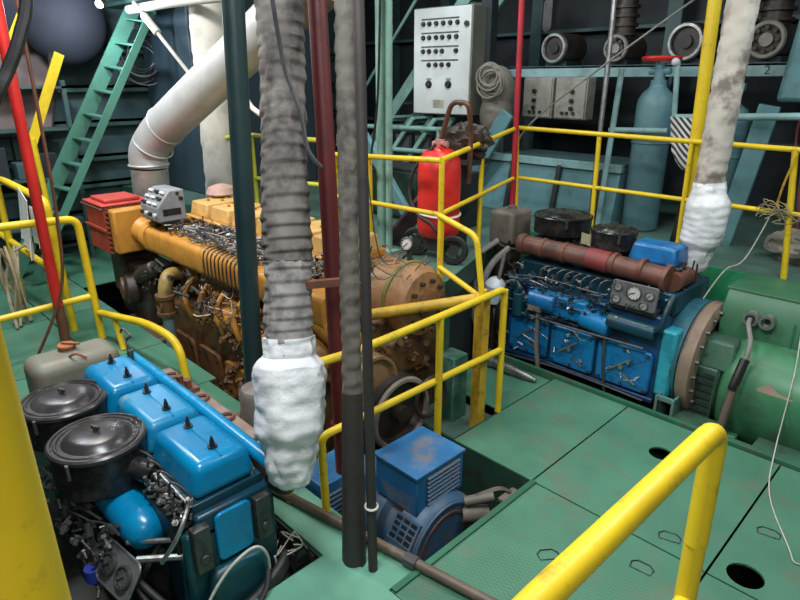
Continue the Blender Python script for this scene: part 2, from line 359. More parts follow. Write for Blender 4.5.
# ================================================================== SETTING
floor = struct('floor', MB().box(-9.3, 3.6, -3.1, 8.1, -0.95, -0.85), bilge)
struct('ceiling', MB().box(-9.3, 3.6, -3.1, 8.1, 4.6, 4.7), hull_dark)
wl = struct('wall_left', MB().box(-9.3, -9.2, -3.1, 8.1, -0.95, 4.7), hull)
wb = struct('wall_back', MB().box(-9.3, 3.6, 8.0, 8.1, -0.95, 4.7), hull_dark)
struct('wall_right', MB().box(3.5, 3.6, -3.1, 8.1, -0.95, 4.7), hull)
struct('wall_front', MB().box(-9.3, 3.6, -3.1, -3.0, -0.95, 4.7), hull)
for z in (0.15, 0.55, 0.93, 1.29, 1.75, 2.2, 2.7):
    part('frame_rail', MB().box(-9.2, -9.06, 0.6, 8.0, z, z+0.035).box(-9.09, -9.06, 0.6, 8.0, z-0.05, z+0.035), hull_frame, wl)
for y in (2.0, 4.3, 6.4):
    part('frame_rib', MB().box(-9.2, -9.1, y, y+0.05, -0.85, 4.6), hull_frame, wl)
for x in (-8.2, -6.9, -5.2, -3.3, -1.6, 0.1):
    part('frame_rib', MB().box(x, x+0.05, 7.75, 8.0, 0.86, 4.6).box(x-0.06, x+0.11, 7.73, 7.76, 0.86, 4.6), hull, wb)
for z in (1.6, 2.9):
    part('stringer', MB().box(-9.2, 3.5, 7.8, 8.0, z, z+0.04), hull, wb)

T = 0.012; G = 0.006
def plate_mb(x0, x1, y0, y1, z, holes=(), t=T):
    m = MB(); x0 += G; x1 -= G; y0 += G; y1 -= G
    if not holes: return m.box(x0, x1, y0, y1, z-t, z)
    hx, hy, hr = holes[0]; s = hr*1.25
    xs = [x0, hx-s, hx+s, x1]; ys = [y0, hy-s, hy+s, y1]
    for i in range(3):
        for j in range(3):
            if i == 1 and j == 1: continue
            m.box(xs[i], xs[i+1], ys[j], ys[j+1], z-t, z)
    n = 24; ring = []; out = []
    for k in range(n):
        a = 2*math.pi*k/n; c, q = math.cos(a), math.sin(a); e = s/max(abs(c), abs(q))
        ring.append((hx+hr*c, hy+hr*q)); out.append((hx+e*c, hy+e*q))
    vs = [(*p, z) for p in ring]+[(*p, z) for p in out]+[(*p, z-t) for p in ring]
    fs = []
    for k in range(n):
        k2 = (k+1) % n; fs += [(k, k2, n+k2, n+k), (k, 2*n+k, 2*n+k2, k2)]
    return m.add(vs, fs)
def deck(x0, x1, y0, y1, m=deck_green, z=0.0, holes=()):
    return part('deck_plate', plate_mb(x0, x1, y0, y1, z, holes), m, floor)
# plates of the open working deck
deck(-2.25, -1.62, 2.72, 3.99)
deck(-1.62, -1.00, 2.72, 3.99, holes=((-1.19, 3.57, 0.075),))
deck(-1.00, -0.60, 2.72, 3.99)
deck(-0.60, 0.42, 2.72, 3.99, holes=((-0.455, 2.84, 0.085),))
deck(0.42, 1.44, 2.72, 3.99); deck(1.44, 3.4, 2.72, 3.99)
deck(-1.62, -0.60, 1.52, 2.72); deck(-0.60, 0.42, 1.52, 2.72); deck(0.42, 1.44, 1.52, 2.72); deck(1.44, 3.4, 1.52, 2.72)
deck(-2.02, -1.10, 0.30, 1.52, deck_light, z=0.012); deck(-1.10, 0.42, 0.30, 1.52); deck(0.42, 3.4, 0.30, 1.52)
deck(-2.02, 3.4, -1.0, 0.30); deck(-2.02, 3.4, -3.0, -1.0)
# narrow walkway between the left engine and the main engine
deck(-2.95, -1.62, 1.43, 1.70, deck_light); deck(-4.2, -2.95, 1.43, 1.95, deck_plain); deck(-5.2, -4.2, 1.43, 2.02, deck_plain); deck(-6.6, -5.2, 1.43, 2.02, deck_plain); deck(-8.0, -6.6, 1.43, 2.02)
# floor on the far left
deck(-5.3, -4.25, 0.2, 1.43); deck(-6.6, -5.3, 0.2, 1.43); deck(-8.0, -6.6, 0.2, 1.43); deck(-9.15, -8.0, 0.2, 2.02)
deck(-5.3, -4.25, -1.2, 0.2); deck(-6.6, -5.3, -1.2, 0.2); deck(-8.0, -6.6, -1.2, 0.2)
deck(-9.15, -7.4, 2.02, 4.9, deck_plain)
# trench cover behind the railing
deck(-3.0, -2.26, 3.30, 3.99, deck_plain, z=-0.03)
deck(-2.80, -2.30, 2.78, 3.30, raised_green, z=-0.10)
# coamings: the steel sides that carry the plates
for (x0, x1, y0, y1) in ((-1.62, -1.60, 1.55, 2.72), (-2.9, -1.62, 2.73, 2.75), (-3.0, -1.64, 1.66, 1.68), (-2.04, -2.02, -1.0, 1.42), (-4.22, -2.02, 1.42, 1.44), (-4.25, -4.22, -1.0, 1.42),
                         (-7.4, -2.95, 1.93, 1.95), (-2.27, -2.25, 2.75, 3.99)):
    part('coaming', MB().box(x0, x1, y0, y1, -0.85, -0.012), edge_dark, floor)  # dark green puts the shade of the pit into the side colour
part('coaming', MB().box(-3.0, 3.4, 3.995, 4.03, -0.85, 0.025), edge_green, floor)
part('coaming', MB().box(-1.62, -1.585, 1.53, 2.72, -0.01, 0.014), edge_green, floor)
part('hatch_strip', MB().box(-1.03, -0.985, 2.74, 3.46, 0.0, 0.012), edge_green, floor)
part('pit_step', MB().box(-1.74, -1.63, 2.55, 2.70, -0.12, -0.10), tank_brown, floor)
def lift_slot(x, y, rot):
    u = Vector((math.cos(rot), math.sin(rot), 0)); v = Vector((-u.y, u.x, 0)); c = Vector((x, y, 0))
    pts = [c-u*0.05-v*0.02, c-u*0.055+v*0.02, c-u*0.03+v*0.045, c+u*0.03+v*0.045, c+u*0.055+v*0.02, c+u*0.05-v*0.02]
    m = MB().tube([p+Vector((0, 0, 0.003)) for p in pts+pts[:1]], 0.0035, 5)
    part('lifting_ring', m, steel_dark, floor)
for x, y, r in ((-1.206, 2.257, 0.9), (-0.836, 2.516, 0.1), (-0.825, 2.83, 0.3), (-0.464, 3.244, 0.2)): lift_slot(x, y, r)
# raised floor at the back and beside the main engine
up = struct('floor_raised', MB().prism([(-9.15, 3.30), (-2.85, 3.30), (-3.52, 5.10), (3.45, 5.10), (3.45, 8.0), (-9.15, 8.0)], (0, 0, 0.80), (1, 0, 0), (0, 1, 0), 0.06), raised_green)
part('fascia', MB().box(-9.15, -2.85, 3.27, 3.30, 0.62, 0.86), edge_green, up)
part('fascia', MB().beam((-2.85, 3.28, 0.77), (-3.52, 5.10, 0.77), 0.02, 0.18), edge_dark, up)
part('fascia', MB().box(-3.52, 3.45, 5.07, 5.10, 0.30, 0.875), green_bright, up)
part('bulkhead_skirt', MB().box(-3.52, 3.45, 5.14, 5.17, -0.85, 0.80), gen_dim, up)
part('bulkhead_skirt', MB().box(-9.15, -2.95, 3.45, 3.48, -0.85, 0.80), hull_dark, up)
part('bulkhead_skirt', MB().beam((-2.98, 3.48, 0.0), (-3.58, 5.14, 0.0), 0.02, 1.60), hull_dark, up)
for x in (-2.95, -4.4, -6.2): part('support_post', MB().box(x-0.04, x+0.04, 3.34, 3.42, -0.85, 0.80), edge_green, up)
gp = [(0, 0), (0.17, 0)]+[(0.085+0.085*math.cos(a), -0.10+0.085*math.sin(a)) for a in [-i*math.pi/8 for i in range(9)]]
part('gusset_plate', MB().prism(gp, (-2.98, 3.24, 0.86), (1, 0, 0), (0, 0, 1), 0.03), green_bright, up)
# high platform the picture is taken from (its rails show)
pf = struct('floor_platform', MB().box(-0.62, 3.0, -1.5, 0.35, 0.70, 0.75).box(-0.30, 3.0, 0.35, 1.12, 0.70, 0.75), deck_plain)
for x, y in ((-0.55, 0.25), (-0.24, 1.05), (1.5, 1.05), (2.9, 1.05), (-0.55, -1.4), (2.9, -1.4)):
    part('support_post', MB().box(x-0.03, x+0.03, y-0.03, y+0.03, 0.0, 0.70), edge_green, pf)

# ================================================================== RAILINGS
def rail(name, label, cat, pieces, loc=None, m=yellow, group=None):
    allmb = [p[1] for p in pieces]; tot = MB()
    for q in allmb: tot.add(q.v, q.f)
    if name == 'guard_rail': group = 'yellow guard railings'
    t = thing(name, label, cat, loc or base_of(tot), group)
    for nm, q in pieces: part(nm, q, m, t)
    return t
def pipe(pts, r, fr=0.08, n=12): return MB().tube(fillet(pts, fr), r, n)
# nearest railing (on the platform)
rail('guard_rail', 'thick yellow pipe guard rail in the foreground, bent down over the deck plates', 'railing', [
    ('top_rail', pipe([(-0.25, -1.4, 1.70), (-0.284, 0.513, 1.70), (-0.272, 1.085, 1.70), (-0.264, 1.07, 1.45)], 0.0215, 0.045, 16)),
    ('post', MB().cyl((-0.266, 1.073, 1.50), (-0.25, 1.06, 0.75), 0.0207, n=16)),
    ('mid_rail', MB().cyl((-0.258, 1.06, 1.31), (-0.29, -1.4, 1.31), 0.02, n=16)),
    ('post', MB().cyl((-0.29, -1.38, 1.70), (-0.29, -1.38, 0.75), 0.02, n=14))])
rail('guard_post', 'very close upright yellow pipe with worn paint at the far left edge', 'post', [
    ('post', MB().cyl((-0.554, 0.061, 0.75), (-0.544, 0.046, 2.32), 0.036, n=20)),
    ('foot_plate', MB().cyl((-0.554, 0.061, 0.75), (-0.554, 0.061, 0.765), 0.05, n=20)),
    ('cap', MB().sphere((-0.544, 0.046, 2.32), 0.036))])
# railing round the pit (A)
rail('guard_rail', 'thin yellow railing between the pit generator and the main engine belts', 'railing', [
    ('top_rail', pipe([(-2.60, 1.545, 0.95), (-2.26, 1.60, 0.95), (-2.225, 1.85, 0.95), (-2.245, 2.55, 0.95), (-2.27, 3.24, 0.955), (-2.27, 3.24, 0.55)], 0.024, 0.06)),
    ('post', MB().cyl((-2.27, 3.24, 0.95), (-2.265, 3.24, 0.0), 0.024)),
    ('post', MB().cyl((-2.245, 2.55, 0.95), (-2.29, 2.60, -0.84), 0.024)),
    ('post', MB().cyl((-2.50, 1.56, 0.95), (-2.50, 1.56, 0.0), 0.022)),
    ('mid_rail', pipe([(-2.28, 1.655, 0.0), (-2.275, 1.64, 0.50), (-2.268, 3.24, 0.50)], 0.023, 0.06))])
rail('stair_newel', 'stout square yellow newel post where the sloping bar meets the thin railing', 'post', [
    ('post', MB().cbox((-2.34, 3.09, 0.03), (0.075, 0.075, 1.76)))], m=yellow_old)
rail('barrier_bar', 'fat yellow bar reaching from the newel post towards the main engine', 'bar', [
    ('bar', MB().cyl((-2.36, 3.07, 0.905), (-2.83, 2.48, 0.815), 0.038, n=14)),
    ('end_cap', MB().sphere((-2.83, 2.48, 0.815), 0.038))], m=yellow_old)
rail('stair_handrail', 'bent yellow stair handrail dropping from the fire extinguisher corner', 'handrail', [
    ('handrail', pipe([(-2.80, 3.14, 1.40), (-2.44, 3.12, 1.315), (-2.37, 3.12, 0.90)], 0.021, 0.07)),
    ('lower_rail', MB().cyl((-2.79, 3.14, 1.02), (-2.40, 3.12, 0.90), 0.02)),
    ('post', MB().cyl((-2.785, 3.15, 1.40), (-2.785, 3.15, 0.0), 0.02)),
    ('post', MB().cyl((-2.37, 3.14, 0.95), (-2.37, 3.16, 0.0), 0.02))])
rail('guard_rail', 'yellow two-bar railing in front of the red fire extinguisher', 'railing', [
    ('top_rail', MB().cyl((-4.3, 3.40, 1.68), (-2.935, 3.30, 1.755), 0.021)),
    ('top_rail', MB().cyl((-2.935, 3.30, 1.755), (-3.60, 5.15, 1.85), 0.021)),
    ('mid_rail', MB().cyl((-4.3, 3.40, 1.31), (-2.935, 3.30, 1.36), 0.019)),
    ('mid_rail', MB().cyl((-2.935, 3.30, 1.36), (-3.57, 5.15, 1.37), 0.019)),
    ('post', MB().cyl((-2.935, 3.31, 1.755), (-2.935, 3.31, 0.86), 0.021)),
    ('post', MB().cyl((-3.25, 4.18, 1.80), (-3.25, 4.18, 0.86), 0.021)),
    ('post', MB().cyl((-3.80, 3.38, 1.70), (-3.80, 3.38, 0.86), 0.021)),
    ('post', MB().cyl((-4.28, 3.40, 1.68), (-4.28, 3.40, 0.86), 0.021)),
    ('post', MB().cyl((-3.585, 5.15, 1.85), (-3.52, 5.15, 0.86), 0.021))])
rail('guard_rail', 'long yellow two-bar railing in front of the teal gas bottles', 'railing', [
    ('top_rail', MB().cyl((-3.585, 5.17, 1.855), (0.9, 5.17, 1.80), 0.021)),
    ('mid_rail', MB().cyl((-3.54, 5.17, 1.37), (0.9, 5.17, 1.36), 0.019)),
    ('post', MB().cyl((-2.709, 5.17, 1.82), (-2.69, 5.17, 0.86), 0.021)),
    ('post', MB().cyl((-1.90, 5.17, 1.82), (-1.88, 5.17, 0.86), 0.021)),
    ('post', MB().cyl((-1.17, 5.17, 1.82), (-1.06, 5.17, 0.86), 0.023)),
    ('post', MB().cyl((-0.2, 5.17, 1.82), (-0.2, 5.17, 0.86), 0.021)), ('post', MB().cyl((0.85, 5.17, 1.82), (0.85, 5.17, 0.86), 0.021))])
pp = rail('stanchion', 'tall leaning yellow stanchion with a black foot behind the lagged exhaust', 'post', [
    ('post', MB().cyl((-1.935, 5.25, 2.95), (-1.88, 5.25, 1.22), 0.05, n=16)), ('post', MB().cyl((-1.94, 5.25, 2.95), (-1.99, 5.25, 4.58), 0.05, n=16))])
part('foot', MB().beam((-1.89, 5.25, 1.26), (-1.93, 5.25, 0.86), 0.13, 0.09), black, pp)
rail('stanchion_brace', 'slim yellow brace leaning on the tall yellow stanchion', 'brace', [('brace', MB().cyl((-1.80, 5.30, 1.70), (-1.78, 5.30, 0.86), 0.03))])
# left-hand railings
rail('guard_rail', 'yellow two-bar railing with rounded corner beside the red pole', 'railing', [
    ('top_rail', pipe([(-5.75, 0.22, 1.15), (-5.75, 1.05, 1.165), (-5.75, 1.63, 1.145), (-5.715, 1.65, 0.0)], 0.034, 0.09, 14)),
    ('mid_rail', MB().cyl((-5.75, 0.22, 0.37), (-5.735, 1.64, 0.42), 0.03)),
    ('post', MB().cyl((-5.75, 0.25, 1.15), (-5.75, 0.25, 0.0), 0.034))])
rail('guard_rail', 'yellow railing with the white rag hung over it, left of the red pole', 'railing', [
    ('top_rail', pipe([(-8.2, 1.40, 1.32), (-7.0, 1.40, 1.36), (-6.14, 1.51, 1.26), (-6.10, 1.52, 0.0)], 0.036, 0.09, 14)),
    ('mid_rail', MB().cyl((-7.9, 1.36, 0.74), (-6.12, 1.50, 0.56), 0.034)),
    ('post', MB().cyl((-7.35, 1.39, 1.34), (-7.35, 1.39, 0.0), 0.034))])
rail('hand_hoop', 'low bent yellow hoop rail behind the left blue engine', 'railing', [
    ('hoop', pipe([(-5.68, 1.66, 0.26), (-4.75, 1.74, 0.40), (-4.32, 1.79, 0.36), (-4.25, 1.79, 0.0)], 0.033, 0.20, 14)),
    ('post', MB().cyl((-5.40, 1.69, 0.29), (-5.30, 1.69, 0.0), 0.028))])
rail('stair_handrail', 'slanting yellow handrail high on the left beside the green stairs', 'handrail', [
    ('handrail', MB().beam((-7.9, 2.38, 2.58), (-7.9, 1.92, 1.62), 0.10, 0.035, (1, 0, 0))),
    ('post', MB().cyl((-7.9, 1.94, 1.68), (-7.9, 1.98, 0.0), 0.032))])
rail('stair_handrail', 'short yellow handrail piece at the top left corner', 'handrail', [
    ('handrail', MB().beam((-7.4, 2.0, 3.0), (-7.4, 1.72, 2.50), 0.09, 0.035, (1, 0, 0))), ('post', MB().cyl((-7.4, 1.74, 2.55), (-7.4, 1.70, 0.0), 0.032))])
rail('guard_rail', 'distant yellow railing seen behind the big lagged exhaust', 'railing', [
    ('top_rail', MB().cyl((-7.02, 3.62, 1.62), (-6.0, 3.6, 1.735), 0.024).cyl((-6.0, 3.6, 1.735), (-4.6, 3.6, 1.76), 0.024)), ('mid_rail', MB().cyl((-6.1, 3.6, 1.26), (-4.6, 3.6, 1.34), 0.022)),
    ('post', MB().cyl((-7.02, 3.62, 1.62), (-6.98, 3.62, 0.86), 0.024)), ('post', MB().cyl((-6.10, 3.6, 1.73), (-6.06, 3.6, 0.86), 0.022)), ('post', MB().cyl((-5.99, 3.6, 1.73), (-5.97, 3.6, 0.86), 0.024)), ('post', MB().cyl((-4.62, 3.6, 1.76), (-4.6, 3.6, 0.86), 0.024))], m=mat('yellow_green', (0.55, 0.55, 0.04), BROWN, 0.3, 10, 0.4))

# ================================================================== POLES AND EXHAUSTS
t = thing('support_pole', 'dark green steel pole standing left of the big lagged exhaust', 'pole', (-3.55, 1.75, 0))
part('shaft', MB().cyl((-3.47, 1.94, 0.20), (-3.375, 2.055, 4.6), 0.066, n=20), pole_green, t)
part('collar', MB().cyl((-3.50, 1.912, 0.17), (-3.50, 1.912, 0.215), 0.074, n=20), steel_dark, t)
part('lower_pipe', MB().cyl((-3.50, 1.91, 0.18), (-3.48, 1.86, 0.0), 0.05, n=16), rust, t)
part('foot', MB().cyl((-3.48, 1.86, 0.0), (-3.48, 1.86, 0.02), 0.085, n=16), rust, t)
t = thing('red_pole', 'bright red pole at the left with rusty lower end', 'pole', (-5.6, 1.31, 0))
part('shaft', MB().cyl((-5.60, 1.31, 0.45), (-5.60, 1.325, 4.6), 0.043, n=16), red, t)
part('lower_end', MB().cyl((-5.60, 1.31, 0.45), (-5.60, 1.31, 0.0), 0.041, n=16), rust, t)
# big lagged exhaust of the left engine
t = thing('exhaust_pipe', 'big cloth-lagged exhaust pipe with bright white wrapped lower end', 'exhaust', (-1.95, 1.2, 0.6))
E_TOP = (-2.50, 1.70, 4.40); E1_ = (-2.405, 1.635, 2.63); E2_ = (-2.06, 1.345, 1.28); E3_ = (-2.015, 1.31, 1.08)
def rb(tt): return 0.097+0.004*math.sin(tt*9)
part('lagging', bandage([E_TOP, E1_, (-2.23, 1.49, 1.95), (-2.13, 1.41, 1.56)], rb, 0.009, 34, 260, 0.007, 0.062, 2.0), lag_dark, t)
def rw(tt):
    P = [(0, 0.108), (0.20, 0.114), (0.27, 0.150), (0.32, 0.156), (0.66, 0.150), (0.72, 0.122), (0.86, 0.105), (0.96, 0.085), (1, 0.06)]
    for (a, ra), (b, rb_) in zip(P, P[1:]):
        if a <= tt <= b: return ra+(rb_-ra)*(tt-a)/(b-a)
    return 0.07
part('lower_lagging', bandage([(-2.13, 1.41, 1.56), E2_, E3_], lambda q: 0.099, 0.009, 34, 110, 0.006, 0.05, 7.0), mat('lag_silver', (0.30, 0.28, 0.27), (0.06, 0.055, 0.05), 0.75, 9, 0.6, 0, 0.6, thresh=0.47), t)
part('white_wrap', bandage([(-2.055, 1.34, 1.25), (-2.03, 1.32, 1.14), (-1.98, 1.275, 0.98), (-1.945, 1.235, 0.80), (-1.915, 1.205, 0.62)], rw, 0.016, 44, 80, 0.003, 0.06, 9.0), wrap_white, t)
part('elbow', MB().tube(smooth_path([(-1.93, 1.22, 0.68), (-1.945, 1.20, 0.62), (-2.02, 1.19, 0.62)], 5), 0.055, 14), black, t)
t.scale = (1.067,)*3; t.location = (-2.081, 1.28, 0.486)
part('hanging_hose', MB().wire([(-2.19, 1.44, 2.75), (-2.171, 1.477, 2.375), (-2.074, 1.477, 2.187), (-2.012, 1.462, 2.037), (-1.955, 1.484, 1.97)], 0.010, 6), rubber, t)
# group of three poles through the deck
t = thing('red_pipe', 'dark red service pipe next to the narrow lagged pipe', 'pipe', (-2.2, 1.75, 0.0))
part('pipe', MB().cyl((-2.95, 2.22, 4.6), (-2.435, 1.915, 0.0), 0.05, n=16).cyl((-2.435, 1.915, 0.0), (-2.36, 1.88, -0.85), 0.05, n=16), red_dark, t)
part('flange', MB().cyl((-2.473, 1.938, 0.35), (-2.477, 1.940, 0.38), 0.065, n=16), red_dark, t)
t = thing('lagged_pipe', 'narrow lagged grey pipe running down through the deck in the middle', 'pipe', (-1.9, 1.53, 0.0))
part('lagging', bandage([(-2.38, 2.05, 4.58), (-2.185, 1.82, 2.62), (-1.975, 1.62, 0.9)], lambda q: 0.042, 0.006, 20, 190, 0.007, 0.075, 4.0), lag_grey, t)
part('lower_lagging', bandage([(-1.975, 1.62, 0.9), (-1.885, 1.525, 0.0)], lambda q: 0.048+0.012*q, 0.003, 18, 60, 0.004, 0.12, 6.0), pole_dark, t)
t = thing('dark_conduit', 'slim dark brown conduit pipe right of the narrow lagged pipe', 'pipe', (-1.775, 1.548, 0.0))
part('pipe', MB().cyl((-2.09, 1.80, 4.6), (-1.775, 1.555, 0.0), 0.024, n=14), pole_dark, t)
part('clamp', MB().torus((-1.80, 1.575, 0.36), (0.07, -0.055, 1), 0.03, 0.006), wire_white, t)
solo('pipe_bracket', MB().beam((-2.16, 1.51, 1.42), (-2.075, 1.67, 1.42), 0.03, 0.035), rust, 'short rusty bracket between the big lagged exhaust and the narrow lagged pipe', 'bracket')
# right exhaust
t = thing('exhaust_pipe', 'pale stained lagged exhaust with white wrapped end above the right engine', 'exhaust', (-1.55, 4.7, 0.95))
part('lagging', bandage([(-1.535, 4.72, 4.58), (-1.55, 4.7, 2.8), (-1.56, 4.7, 1.50)], lambda q: 0.098, 0.006, 26, 130, 0.006, 0.13, 1.0), lag_light, t)
def rw2(tt):
    P = [(0, 0.105), (0.14, 0.118), (0.22, 0.148), (0.60, 0.142), (0.68, 0.112), (0.85, 0.10), (0.95, 0.085), (1, 0.07)]
    for (a, ra), (b, rb_) in zip(P, P[1:]):
        if a <= tt <= b: return ra+(rb_-ra)*(tt-a)/(b-a)
    return 0.07
part('white_wrap', bandage([(-1.56, 4.7, 1.60), (-1.54, 4.7, 1.35), (-1.56, 4.7, 1.12), (-1.58, 4.7, 0.93)], rw2, 0.012, 36, 70, 0.003, 0.05, 5.0), wrap_white, t)
part('wire_lashing', wires(MB(), -1.66, -1.50, 4.62, 4.80, 0.92, 1.0, 14, 0.005, 3, 0.03, 0.15), wire_white, t)
part('elbow', MB().tube(smooth_path([(-1.58, 4.7, 0.98), (-1.58, 4.68, 0.90), (-1.66, 4.62, 0.86)], 5), 0.06, 14), rust, t)
# silver duct
t = thing('intake_duct', 'silver sheet-metal duct bending down onto the main engine', 'duct', (-6.7, 2.75, 1.2))
ax = [(-6.74, 2.75, 1.20), (-6.70, 2.75, 1.48)]
part('lower_sleeve', MB().cyl((-6.72, 2.72, 1.10), (-6.69, 2.72, 1.40), 0.195, n=28), mat('duct_dull', (0.42, 0.42, 0.40), (0.2, 0.16, 0.12), 0.6, 7, 0.4, 0.6), t)
part('elbow', MB().tube(smooth_path([(-6.69, 2.72, 1.40), (-6.68, 2.73, 1.56), (-6.55, 2.78, 1.72), (-6.38, 2.84, 1.86)], 7), 0.20, 28), duct, t, angle=50)
part('long_run', MB().cyl((-6.40, 2.83, 1.845), (-4.55, 3.30, 2.95), 0.205, n=32), duct, t)
part('seam', MB().torus((-6.69, 2.72, 1.43), (0, 0, 1), 0.205, 0.012, 28).torus((-6.39, 2.835, 1.85), (1.85, .47, 1.1), 0.207, 0.010, 28).torus((-6.60, 2.76, 1.64), (.6, .2, .8), 0.207, 0.010, 28), duct, t)
part('collar', MB().cyl((-4.62, 3.28, 2.91), (-4.30, 3.36, 3.10), 0.24, n=28), rust_plate, t)
# white lagged vertical pipe behind
t = thing('lagged_stack', 'thick cream lagged vertical pipe behind the silver duct', 'pipe', (-6.77, 3.6, 0.86))
part('lagging', bandage([(-6.70, 3.62, 4.58), (-6.72, 3.62, 3.0), (-6.77, 3.62, 1.0), (-6.77, 3.62, 0.86)], lambda q: 0.20, 0.008, 28, 110, 0.01, 0.30, 3.0), lag_cream, t)
t = thing('overhead_duct', 'pale overhead lagged duct at the top left beside the lamp', 'duct', (-7.0, 3.4, 3.2))
part('run', MB().tube([(-8.05, 3.3, 3.10), (-6.9, 3.30, 3.09), (-5.4, 3.32, 3.05)], 0.05, 18), lag_cream, t)
part('hanger', MB().box(-7.22, -7.18, 3.28, 3.32, 3.12, 4.6).box(-5.62, -5.58, 3.30, 3.34, 3.08, 4.6), steel_dark, t)
solo('white_hose', MB().wire([(-4.36, 2.6, 4.55), (-4.35, 2.6, 2.6), (-4.386, 2.6, 2.264), (-4.307, 2.6, 2.118), (-4.15, 2.6, 2.05)], 0.02, 8), lag_cream, 'pale curved hose hanging between the dark green pole and big lagged exhaust', 'hose')
t = thing('settling_tank', 'plain dark blue steel tank behind the silver duct', 'tank', (-8.2, 4.9, 0.86))
part('shell', MB().box(-8.9, -7.5, 3.75, 5.6, 0.86, 3.9), mat('tank_blue', (0.028, 0.055, 0.073), (0.016, 0.03, 0.04), 0.4, 2, 0.55), t, 0.02)
t = thing('pipe_strut', 'thin white strut hanging between the green stairs and the silver duct', 'strut', (-7.2, 3.2, 2.2))
part('rod', MB().cyl((-7.7, 3.22, 3.15), (-6.75, 3.45, 2.22), 0.022), lag_cream, t)
part('turnbuckle', MB().cyl((-7.55, 3.256, 3.0), (-7.35, 3.305, 2.81), 0.045, n=10), lag_cream, t)
# ================================================================== LEFT BLUE ENGINE
e = thing('diesel_engine', 'bright blue diesel engine with three rocker covers and two round air filters, nearest left', 'engine', (-2.7, 0.95, -0.85))
part('block', MB().box(-3.38, -2.06, 0.74, 1.18, -0.40, 0.50), blue_dark, e, 0.02)
part('cylinder_head', MB().box(-3.42, -2.0, 0.80, 1.16, 0.50, 0.615), blue_dark, e, 0.015)
part('oil_sump', MB().frustum(-3.3, -2.15, 0.80, 1.12, -0.40, -0.70, 0.06, 0.05), blue_dark, e, 0.02)
for s in (0.72, 1.16): part('bed_rail', MB().box(-3.6, -1.95, s, s+0.06, -0.65, -0.42), edge_green, e)
E1_ROOT = e
for i, x0 in enumerate((-3.40, -2.925, -2.475)):
    rc = part('rocker_cover', MB().frustum(x0, x0+0.435, 0.815, 1.125, 0.655, 0.81, 0.018, 0.035), azure_worn if i == 1 else azure, e, 0.038, seg=4)
    part('seam', MB().box(x0+0.03, x0+0.405, 0.97, 0.976, 0.80, 0.8125), azure, rc, 0.003)
    part('gasket_flange', MB().box(x0-0.006, x0+0.441, 0.805, 1.135, 0.612, 0.657), blue_dark, rc, 0.004)
    part('flange_bolt', MB().cyl((x0+0.41, 0.81, 0.655), (x0+0.41, 0.81, 0.68), 0.016, n=8).cyl((x0+0.41, 1.10, 0.655), (x0+0.41, 1.10, 0.68), 0.016, n=8).cyl((x0+0.02, 0.81, 0.655), (x0+0.02, 0.81, 0.68), 0.016, n=8), steel, rc, kind='stuff')
    for bx in (0.10, 0.325):
        part('hold_down_nut', MB().cyl((x0+bx, 0.975, 0.805), (x0+bx, 0.975, 0.818), 0.022, n=12).cyl((x0+bx, 0.975, 0.815), (x0+bx, 0.975, 0.85), 0.013, 0.010, n=6).cyl((x0+bx, 0.975, 0.85), (x0+bx, 0.975, 0.865), 0.006, n=6), black, rc)
part('coolant_rail', MB().tube(fillet([(-3.52, 1.165, 0.71), (-2.62, 1.165, 0.725), (-1.97, 1.155, 0.725)], 0.05), 0.034, 14), azure, e)
part('manifold', MB().box(-3.42, -2.06, 1.20, 1.345, 0.52, 0.615), rust_plate, e, 0.01)
for x in (-3.28, -2.90, -2.62, -2.30): part('lifting_ring', MB().torus((x, 1.29, 0.625), (0, 0, 1), 0.034, 0.010, 16), rust, e)
part('stud', MB().cyl((-3.12, 1.27, 0.61), (-3.12, 1.27, 0.69), 0.022, n=6).cyl((-3.04, 1.28, 0.61), (-3.04, 1.28, 0.69), 0.022, n=6).box(-3.17, -3.0, 1.22, 1.33, 0.61, 0.64), rust, e)
part('lifting_hook', MB().wire([(-3.40, 1.10, 0.74), (-3.41, 1.11, 0.83), (-3.43, 1.12, 0.87), (-3.39, 1.13, 0.90), (-3.44, 1.11, 0.935), (-3.46, 1.10, 0.91)], 0.007, 6).cyl((-3.38, 1.11, 0.72), (-3.38, 1.11, 0.82), 0.018, n=8), steel_dark, e)
def air_filter(parent, c, r, h, spout=None, z_stretch=1.0, lid=lid_grey):
    x, y, z = c
    f = part('air_filter', MB().lathe([(r*0.88, -h), (r*0.97, -h*0.97), (r*0.98, -h*0.12), (r, -0.012), (r, 0.0)], c, (0, 0, 1), 40), black_gloss, parent)
    part('filter_lid', MB().lathe([(r*1.01, -0.014), (r*1.015, 0.002), (r*0.97, 0.010), (r*0.92, 0.010), (r*0.90, 0.003), (r*0.87, 0.003), (r*0.85, 0.009), (r*0.81, 0.009), (r*0.79, 0.003), (r*0.72, 0.003), (r*0.68, 0.010), (r*0.58, 0.026), (r*0.50, 0.032), (r*0.2, 0.034), (1e-4, 0.034)], c, (0, 0, 1), 44, cap=False), lid, f, angle=28)
    part('wing_nut', MB().cyl((x, y, z+0.03), (x, y, z+0.06), 0.009, n=8).cbox((x, y, z+0.052), (0.045, 0.008, 0.018), (1, 0.4, 0)), steel_dark, f)
    if spout:
        part('intake_spout', MB().tube(smooth_path(spout, 4), 0.05, 16), black_gloss, f)
    part('clip', MB().box(x+r*0.6, x+r*0.6+0.02, y-r*0.8-0.012, y-r*0.8, z-0.07, z+0.0), steel_dark, f)
    return f
air_filter(e, (-3.12, 0.665, 0.775), 0.205, 0.19)
air_filter(e, (-2.61, 0.655, 0.79), 0.205, 0.20, [(-2.48, 0.72, 0.69), (-2.40, 0.76, 0.67), (-2.36, 0.785, 0.66)])
